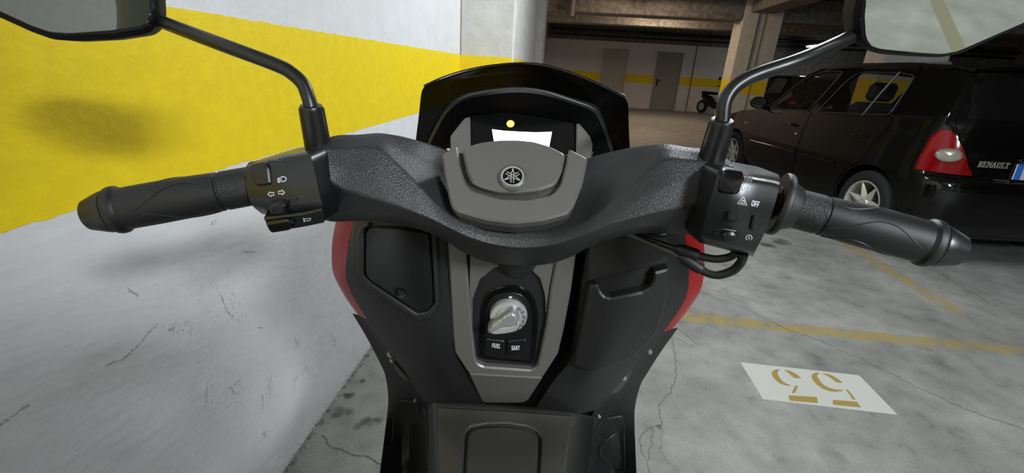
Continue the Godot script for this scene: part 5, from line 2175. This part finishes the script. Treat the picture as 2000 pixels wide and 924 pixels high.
	put(slab_box(-0.60, 0.17, -3.0, 0.60, 0.22, 0.45), "underbody", M.car_trim, car)


func catmull_flat(p: Array, n: int) -> Array:
	var q := []
	for a in p:
		q.append(Vector2(a[0], a[1]))
	return rounded(q, 0.05, n)


func patch(mb: MB, outline: Array, s: float) -> void:
	var p2 := PackedVector2Array()
	for q in outline:
		p2.append(Vector2(q[0], q[1]))
	var tri := Geometry2D.triangulate_polygon(p2)
	var a := []
	var b := []
	for q in outline:
		a.append(mb.add(side_at(q[0], q[1], s, 0.0)))
		b.append(mb.add(side_at(q[0], q[1], s, -0.05)))
	for i in range(0, tri.size(), 3):
		# split each face so that it follows the body's curve
		subdivide(mb, p2[tri[i]], p2[tri[i + 1]], p2[tri[i + 2]], s, 3)
		mb.tri_out(b[tri[i]], b[tri[i + 1]], b[tri[i + 2]], Vector3(s * 5, 1.1, -0.6))
	for i in a.size():
		var k := (i + 1) % a.size()
		mb.quad(a[i], a[k], b[k], b[i])


func subdivide(mb: MB, a: Vector2, b: Vector2, c: Vector2, s: float, depth: int) -> void:
	var longest := maxf(a.distance_to(b), maxf(b.distance_to(c), c.distance_to(a)))
	if depth == 0 or longest < 0.08:
		var i := mb.add(side_at(a.x, a.y, s))
		var j := mb.add(side_at(b.x, b.y, s))
		var k := mb.add(side_at(c.x, c.y, s))
		mb.tri_out(i, j, k, Vector3(0, 0.9, -0.6))
		return
	var ab := (a + b) / 2
	var bc := (b + c) / 2
	var ca := (c + a) / 2
	subdivide(mb, a, ab, ca, s, depth - 1)
	subdivide(mb, ab, b, bc, s, depth - 1)
	subdivide(mb, ca, bc, c, s, depth - 1)
	subdivide(mb, ab, bc, ca, s, depth - 1)


func rear_patch(mb: MB, y0: float, y1: float, share: float, out: float) -> void:
	var rows := []
	for k in 25:
		var y := lerpf(y0, y1, k / 24.0)
		var hw := rear_half(y) * share
		var line := []
		for j in 33:
			var u := (j - 16) / 16.0
			var x := hw * signf(u) * (1.0 - pow(1.0 - absf(u), 1.5))
			line.append(Vector3(x, y, rear_z(x, y) + out))
		# close the corner towards the side
		line.insert(0, Vector3(-hw - 0.006, y, rear_z(hw, y) - 0.06))
		line.append(Vector3(hw + 0.006, y, rear_z(hw, y) - 0.06))
		rows.append(line)
	shell(mb, rows, Vector3(0, 0, -0.03))


func wheel(car: Node3D, c: Vector3, s: float) -> void:
	var ax := Vector3(s, 0, 0)
	var mb := MB.new()
	lathe(mb, c, ax, [[0.185, -0.10], [0.25, -0.10], [0.278, -0.085], [0.285, -0.06], [0.285, 0.04], [0.278, 0.062], [0.255, 0.075], [0.215, 0.072], [0.196, 0.062], [0.185, 0.04]], 48)
	var w := put(mb, "wheel", M.tyre, car, Vector3.ZERO, 50.0)
	mb = MB.new()
	lathe(mb, c, ax, [[0.198, 0.062], [0.196, 0.068], [0.186, 0.066], [0.180, 0.055], [0.176, 0.02], [0.172, -0.06], [0.17, -0.095]], 48)
	put(mb, "rim_ring", M.rim_alloy, w, Vector3.ZERO, 35.0)
	mb = MB.new()
	lathe(mb, c, ax, [[0.0, -0.03], [0.05, -0.03], [0.06, -0.055], [0.118, -0.055], [0.118, -0.067], [0.0, -0.067]], 32)
	put(mb, "brake_disc", M.cast_iron, w, Vector3.ZERO, 30.0)
	mb = MB.new()
	lathe(mb, c, ax, [[0.055, 0.0], [0.055, 0.045], [0.045, 0.056], [0.03, 0.058], [0.0, 0.060]], 24)
	put(mb, "hub_cap", M.rim_alloy, w, Vector3.ZERO, 35.0)
	var b := frame_of(ax)
	for k in 7:
		var a := TAU * k / 7.0 + 0.15
		var d := b.x * cos(a) + b.y * sin(a)
		var e := -b.x * sin(a) + b.y * cos(a)
		mb = MB.new()
		var o := c + ax * 0.05
		var p := [o + d * 0.03 - e * 0.030 - ax * 0.02, o + d * 0.03 + e * 0.030 - ax * 0.02, o + d * 0.085 + e * 0.034 - ax * 0.012, o + d * 0.182 + e * 0.006, o + d * 0.182 - e * 0.006, o + d * 0.085 - e * 0.034 - ax * 0.012]
		var rb := [o + d * 0.03 + ax * 0.002, o + d * 0.085 + ax * 0.012, o + d * 0.182 + ax * 0.008]
		var ip := []
		for q in p:
			ip.append(mb.add(q))
		var ir := []
		for q in rb:
			ir.append(mb.add(q))
		var inn := o - ax * 0.1 + d * 0.1
		mb.quad_out(ip[1], ip[2], ir[1], ir[0], inn)
		mb.quad_out(ip[2], ip[3], ir[2], ir[1], inn)
		mb.quad_out(ip[0], ip[5], ir[1], ir[0], inn)
		mb.quad_out(ip[5], ip[4], ir[2], ir[1], inn)
		put(mb, "wheel_spoke", M.rim_alloy, w, Vector3.ZERO, 20.0)


func thing_text(parent: Node3D, s: String, at: Vector3, height: float) -> MeshInstance3D:
	var tm := TextMesh.new()
	var f := SystemFont.new()
	f.font_names = PackedStringArray(["Droid Serif"])
	f.font_weight = 700
	tm.font = f
	tm.text = s
	tm.font_size = 64
	tm.pixel_size = height / 46.0
	tm.depth = 0.004
	var o := MeshInstance3D.new()
	o.mesh = tm
	o.material_override = M.silver_letter
	parent.add_child(o)
	o.position = at
	o.rotation.x = -0.0
	o.scale = Vector3(0.72, 0.92, 1)
	return o


# ------------------------------------------------------------------ far things
func build_far_things() -> void:
	var t := thing("parked_motor_scooter", Vector3(5.75, 0, -18.2), "small dark motor scooter parked against the back wall by the pillar", "scooter", "", 0.5)
	var mb := MB.new()
	for z in [-0.55, 0.60]:
		mb = MB.new()
		lathe(mb, Vector3(0, 0.25, z), Vector3.RIGHT, [[0.15, -0.05], [0.23, -0.05], [0.25, 0.0], [0.23, 0.05], [0.15, 0.05]], 24)
		put(mb, "wheel", M.tyre, t)
		mb = MB.new()
		lathe(mb, Vector3(0, 0.25, z), Vector3.RIGHT, [[0.0, -0.03], [0.16, -0.03], [0.16, 0.03], [0.0, 0.03]], 20)
		put(mb, "wheel_rim", M.rim_alloy, t)
	mb = MB.new()
	tube(mb, [Vector3(0, 0.28, 0.60), Vector3(0, 0.62, 0.50), Vector3(0, 1.02, 0.36)], [0.05, 0.10, 0.06], 12)
	put(mb, "front_cowl", M.black_car_paint, t)
	mb = MB.new()
	tube(mb, [Vector3(0, 0.38, 0.35), Vector3(0, 0.33, 0.05), Vector3(0, 0.50, -0.25), Vector3(0, 0.66, -0.60)], [0.10, 0.12, 0.17, 0.08], 12)
	put(mb, "body", M.car_trim, t)
	mb = MB.new()
	rbox(mb, Vector3(0, 0.76, -0.30), Vector3(0.26, 0.10, 0.66), 0.04)
	put(mb, "seat", M.deep_black, t)
	mb = MB.new()
	tube(mb, [Vector3(-0.33, 1.04, 0.30), Vector3(-0.1, 1.03, 0.35), Vector3(0.1, 1.03, 0.35), Vector3(0.33, 1.04, 0.30)], 0.016, 8)
	put(mb, "handlebar", M.deep_black, t)
	for s in [-1, 1]:
		mb = MB.new()
		tube(mb, [Vector3(0.22 * s, 1.03, 0.33), Vector3(0.30 * s, 1.24, 0.34)], 0.007, 6)
		var st := put(mb, "mirror_stem", M.deep_black, t)
		mb = MB.new()
		lathe(mb, Vector3(0.31 * s, 1.29, 0.34), Vector3(0, 0, 1), [[0.0, -0.02], [0.055, -0.01], [0.06, 0.01], [0.0, 0.015]], 16)
		put(mb, "mirror_head", M.deep_black, st)


# ------------------------------------------------------------------ the person on the seat, behind the lens, who holds the phone (own axes as the scooter's, on the floor)
class Field:
	var lo: Vector3
	var cell: float
	var n: Vector3i
	var f: PackedFloat32Array


func field(bones: Array, cell: float, blend: float) -> Field:
	var lo := Vector3.ONE * 1e9
	var hi := -lo
	for b in bones:
		var r: float = maxf(b[2], b[3]) + blend + 2.0 * cell
		for e in 2:
			lo = lo.min(b[e] - Vector3.ONE * r)
			hi = hi.max(b[e] + Vector3.ONE * r)
	var g := Field.new()
	g.lo = lo
	g.cell = cell
	g.n = Vector3i(((hi - lo) / cell).ceil()) + Vector3i.ONE
	g.f.resize(g.n.x * g.n.y * g.n.z)
	g.f.fill(1.0)
	for b in bones:
		var a: Vector3 = b[0]
		var c: Vector3 = b[1]
		var ra: float = b[2]
		var rb: float = b[3]
		var sq: Vector3 = b[4] if b.size() > 4 else Vector3.ONE
		var r := maxf(ra, rb) + blend + 2.0 * cell
		var i0 := Vector3i(((a.min(c) - Vector3.ONE * r - lo) / cell).floor()).max(Vector3i.ZERO)
		var i1 := Vector3i(((a.max(c) + Vector3.ONE * r - lo) / cell).ceil()).min(g.n - Vector3i.ONE)
		var d := c - a
		var dd := maxf(d.length_squared(), 1e-9)
		for z in range(i0.z, i1.z + 1):
			for y in range(i0.y, i1.y + 1):
				var at := (z * g.n.y + y) * g.n.x
				for x in range(i0.x, i1.x + 1):
					var p := lo + Vector3(x, y, z) * cell
					var t := clampf((p - a).dot(d) / dd, 0.0, 1.0)
					var q := (p - a - d * t) / sq
					var v := q.length() - lerpf(ra, rb, t)
					var w := g.f[at + x]
					var h := maxf(blend - absf(v - w), 0.0) / blend
					g.f[at + x] = minf(v, w) - h * h * blend * 0.25
	return g


func nets(mb: MB, g: Field) -> void:
	var n := g.n
	var sy := n.x
	var sz := n.x * n.y
	var ids := PackedInt32Array()
	ids.resize(n.x * n.y * n.z)
	ids.fill(-1)
	var off := [0, 1, sy, sy + 1, sz, sz + 1, sz + sy, sz + sy + 1]
	var edges := [[0, 1], [2, 3], [4, 5], [6, 7], [0, 2], [1, 3], [4, 6], [5, 7], [0, 4], [1, 5], [2, 6], [3, 7]]
	for z in n.z - 1:
		for y in n.y - 1:
			var at := z * sz + y * sy
			for x in n.x - 1:
				var k := at + x
				if g.f[k] > g.cell * 3.0:
					continue
				var inside := 0
				for o in off:
					if g.f[k + o] < 0.0:
						inside += 1
				if inside == 0 or inside == 8:
					continue
				var s := Vector3.ZERO
				var c := 0
				for e in edges:
					var a := g.f[k + off[e[0]]]
					var b := g.f[k + off[e[1]]]
					if (a < 0.0) != (b < 0.0):
						var t := a / (a - b)
						var p: int = e[0]
						var q: int = e[1]
						s += Vector3(p & 1, (p >> 1) & 1, p >> 2).lerp(Vector3(q & 1, (q >> 1) & 1, q >> 2), t)
						c += 1
				ids[k] = mb.add(g.lo + (Vector3(x, y, z) + s / c) * g.cell)
	for z in range(1, n.z - 1):
		for y in range(1, n.y - 1):
			for x in range(1, n.x - 1):
				var k := z * sz + y * sy + x
				var a := g.f[k] < 0.0
				for ax in 3:
					var st: int = [1, sy, sz][ax]
					var b := g.f[k + st] < 0.0
					if a == b:
						continue
					var u: int = [sy, sz, 1][ax]
					var v: int = [sz, 1, sy][ax]
					var q := [ids[k], ids[k - u], ids[k - u - v], ids[k - v]]
					if q.min() < 0:
						continue
					if a:
						mb.quad(q[0], q[3], q[2], q[1])
					else:
						mb.quad(q[0], q[1], q[2], q[3])


func bone_mesh(bones: Array, cell: float, blend: float) -> MB:
	var mb := MB.new()
	nets(mb, field(bones, cell, blend))
	return mb


func build_person() -> void:
	var base := SB * Vector3(0, -1.2, 0.30)
	var t := thing("person", Vector3(base.x, 0.0, EYE.z + base.z), "person in a grey jacket and dark jeans on the scooter seat holding a phone", "person")
	t.basis = Basis(Vector3.UP, deg_to_rad(4.6205))
	# joints, in metres from the floor below the hips (z to the back)
	var V := func(x: float, y: float, z: float) -> Vector3: return Vector3(x, y, z - 0.30)
	var lens := Vector3(0, 1.2, -0.30)
	var skin := mat("skin", Color(0.72, 0.53, 0.43), 0.5)
	var jacket := mat("grey_jacket", Color(0.44, 0.45, 0.42), 0.85)
	var jeans := mat("dark_jeans", Color(0.13, 0.15, 0.20), 0.9)
	var shoe := mat("dark_shoe", Color(0.12, 0.12, 0.12), 0.6)
	var hair := mat("dark_hair", Color(0.10, 0.075, 0.06), 0.7)
	# phone, held across behind the lens
	var pc := lens + Vector3(0.045, -0.018, 0.016)
	var mb := MB.new()
	rbox(mb, pc, Vector3(0.160, 0.076, 0.008), 0.003)
	var ph := thing("phone", t.transform * pc, "black phone held in both hands by the person on the seat", "phone")
	ph.basis = t.basis
	for i in mb.v.size():
		mb.v[i] -= pc
	put(mb, "phone_case", M.gloss_black, ph)
	mb = MB.new()
	rbox(mb, Vector3(0, 0, 0.0042), Vector3(0.152, 0.069, 0.0008), 0.0003)
	put(mb, "phone_glass", M.gloss_black, ph)
	# skin: head, neck and hands as one figure with the limbs inside the clothes
	var neck: Vector3 = V.call(0, 1.42, 0.30)
	var head: Vector3 = V.call(0, 1.545, 0.265)
	var body := [
		[V.call(0, 1.36, 0.33), neck, 0.058, 0.054], [neck, head + Vector3(0, -0.03, 0.01), 0.054, 0.062],
		[head + Vector3(0, 0.025, 0.012), head + Vector3(0, 0.02, -0.012), 0.082, 0.078], [head + Vector3(0, -0.045, -0.02), head + Vector3(0, -0.082, -0.045), 0.056, 0.030],
	]
	var arms := [[V.call(-0.19, 1.33, 0.33), V.call(-0.275, 1.08, 0.22), V.call(-0.105, 1.125, 0.085)], [V.call(0.19, 1.33, 0.33), V.call(0.325, 1.08, 0.22), V.call(0.195, 1.125, 0.085)]]
	for s in 2:
		var a: Array = arms[s]
		body.append([a[0], a[1], 0.045, 0.036])
		body.append([a[1], a[2], 0.036, 0.024])
	body.append([V.call(0, 0.90, 0.34), V.call(0, 1.34, 0.34), 0.10, 0.11])
	mb = bone_mesh(body, 0.011, 0.03)
	# hands: palm, four fingers behind and along the phone, thumb on its face
	for s in 2:
		var sg := -1.0 if s == 0 else 1.0
		var w: Vector3 = arms[s][2]
		var endx: float = pc.x + 0.080 * sg
		var palm := Vector3(endx + 0.022 * sg, pc.y - 0.030, pc.z + 0.020)
		var hand := [[w, palm, 0.023, 0.026], [palm + Vector3(0, 0.012, 0), palm + Vector3(-0.004 * sg, -0.018, 0.006), 0.024, 0.024]]
		for k in 4:
			var y := 0.030 - 0.020 * k
			var ln: float = [0.85, 1.0, 0.95, 0.78][k]
			var r: float = [0.0085, 0.009, 0.0085, 0.0075][k]
			var k0 := palm + Vector3(0.004 * sg, y, -0.012)
			var k1 := Vector3(endx + 0.016 * sg, pc.y + y - 0.022, pc.z - 0.012)
			var k2 := Vector3(endx - 0.004 * sg, pc.y + y - 0.020, pc.z - 0.0145)
			var k3 := Vector3(endx - (0.004 + 0.020 * ln) * sg, pc.y + y - 0.018, pc.z - 0.0135)
			hand.append([k0, k1, r * 1.1, r])
			hand.append([k1, k2, r, r * 0.95])
			hand.append([k2, k3, r * 0.95, r * 0.8])
		var th := palm + Vector3(-0.006 * sg, 0.004, 0.012)
		var t1 := Vector3(endx - 0.008 * sg, pc.y - 0.012, pc.z + 0.018)
		var t2 := Vector3(endx - 0.034 * sg, pc.y + 0.002, pc.z + 0.0145)
		hand.append([th, t1, 0.012, 0.0105])
		hand.append([t1, t2, 0.0105, 0.0085])
		nets(mb, field(hand, 0.0035, 0.006))
	# face: nose, lips and ears, joined to the head
	var face := [[head + Vector3(0, 0.012, -0.088), head + Vector3(0, -0.025, -0.108), 0.007, 0.012], [head + Vector3(-0.012, -0.028, -0.098), head + Vector3(0.012, -0.028, -0.098), 0.007, 0.007],
		[head + Vector3(-0.020, -0.055, -0.086), head + Vector3(0.020, -0.055, -0.086), 0.006, 0.006], [head + Vector3(-0.018, -0.063, -0.083), head + Vector3(0.018, -0.063, -0.083), 0.006, 0.006],
		[head + Vector3(-0.045, 0.028, -0.072), head + Vector3(-0.015, 0.028, -0.084), 0.008, 0.007], [head + Vector3(0.045, 0.028, -0.072), head + Vector3(0.015, 0.028, -0.084), 0.008, 0.007],
		[head + Vector3(-0.080, 0.018, 0.008), head + Vector3(-0.078, -0.022, 0.0), 0.013, 0.008], [head + Vector3(0.080, 0.018, 0.008), head + Vector3(0.078, -0.022, 0.0), 0.013, 0.008]]
	nets(mb, field(face, 0.0035, 0.006))
	var fig := put(mb, "body", skin, t, Vector3.ZERO, 80.0)
	for s in [-1, 1]:
		mb = MB.new()
		lathe(mb, head + Vector3(0.031 * s, 0.008, -0.073), Vector3(0, 0, -1), [[0.012, -0.008], [0.0115, 0.0], [0.008, 0.005], [0.0, 0.007]], 16)
		var eye := put(mb, "eye", M.white_enamel, fig, Vector3.ZERO, 60.0)
		mb = MB.new()
		lathe(mb, head + Vector3(0.031 * s, 0.006, -0.0795), Vector3(0, -0.1, -1), [[0.0055, -0.001], [0.005, 0.001], [0.0, 0.0014]], 14)
		put(mb, "iris", M.deep_black, eye)
	mb = bone_mesh([[head + Vector3(0, 0.05, 0.03), head + Vector3(0, 0.055, -0.012), 0.078, 0.072], [head + Vector3(0, 0.0, 0.05), head + Vector3(0, -0.05, 0.045), 0.066, 0.05]], 0.009, 0.03)
	put(mb, "hair", hair, t, Vector3.ZERO, 80.0)
	# jacket
	var jk := [[V.call(-0.04, 0.92, 0.36), V.call(-0.06, 1.28, 0.355), 0.155, 0.145], [V.call(0.04, 0.92, 0.36), V.call(0.06, 1.28, 0.355), 0.155, 0.145], [V.call(-0.17, 1.325, 0.34), V.call(0.17, 1.325, 0.34), 0.083, 0.083],
		[V.call(0, 1.34, 0.335), V.call(0, 1.395, 0.315), 0.085, 0.072]]
	for s in 2:
		var a: Array = arms[s]
		jk.append([a[0], a[1], 0.074, 0.060])
		jk.append([a[1], a[1].lerp(a[2], 0.90), 0.060, 0.042])
	mb = bone_mesh(jk, 0.014, 0.06)
	put(mb, "jacket", jacket, t, Vector3.ZERO, 80.0)
	# jeans and shoes
	var lg := [[V.call(-0.07, 0.865, 0.36), V.call(0.07, 0.865, 0.36), 0.14, 0.14]]
	for s in [-1.0, 1.0]:
		lg.append([V.call(0.11 * s, 0.86, 0.33), V.call(0.265 * s, 0.73, 0.04), 0.098, 0.070])
		lg.append([V.call(0.265 * s, 0.73, 0.04), V.call(0.30 * s, 0.13, 0.14), 0.068, 0.050])
	mb = bone_mesh(lg, 0.015, 0.05)
	put(mb, "jeans", jeans, t, Vector3.ZERO, 80.0)
	for s in [-1.0, 1.0]:
		mb = bone_mesh([[V.call(0.30 * s, 0.062, 0.17), V.call(0.31 * s, 0.05, 0.0), 0.050, 0.046], [V.call(0.31 * s, 0.05, 0.0), V.call(0.315 * s, 0.042, -0.06), 0.046, 0.038], [V.call(0.30 * s, 0.07, 0.15), V.call(0.30 * s, 0.14, 0.14), 0.05, 0.052]], 0.010, 0.03)
		put(mb, "shoe", shoe, t, Vector3.ZERO, 80.0)
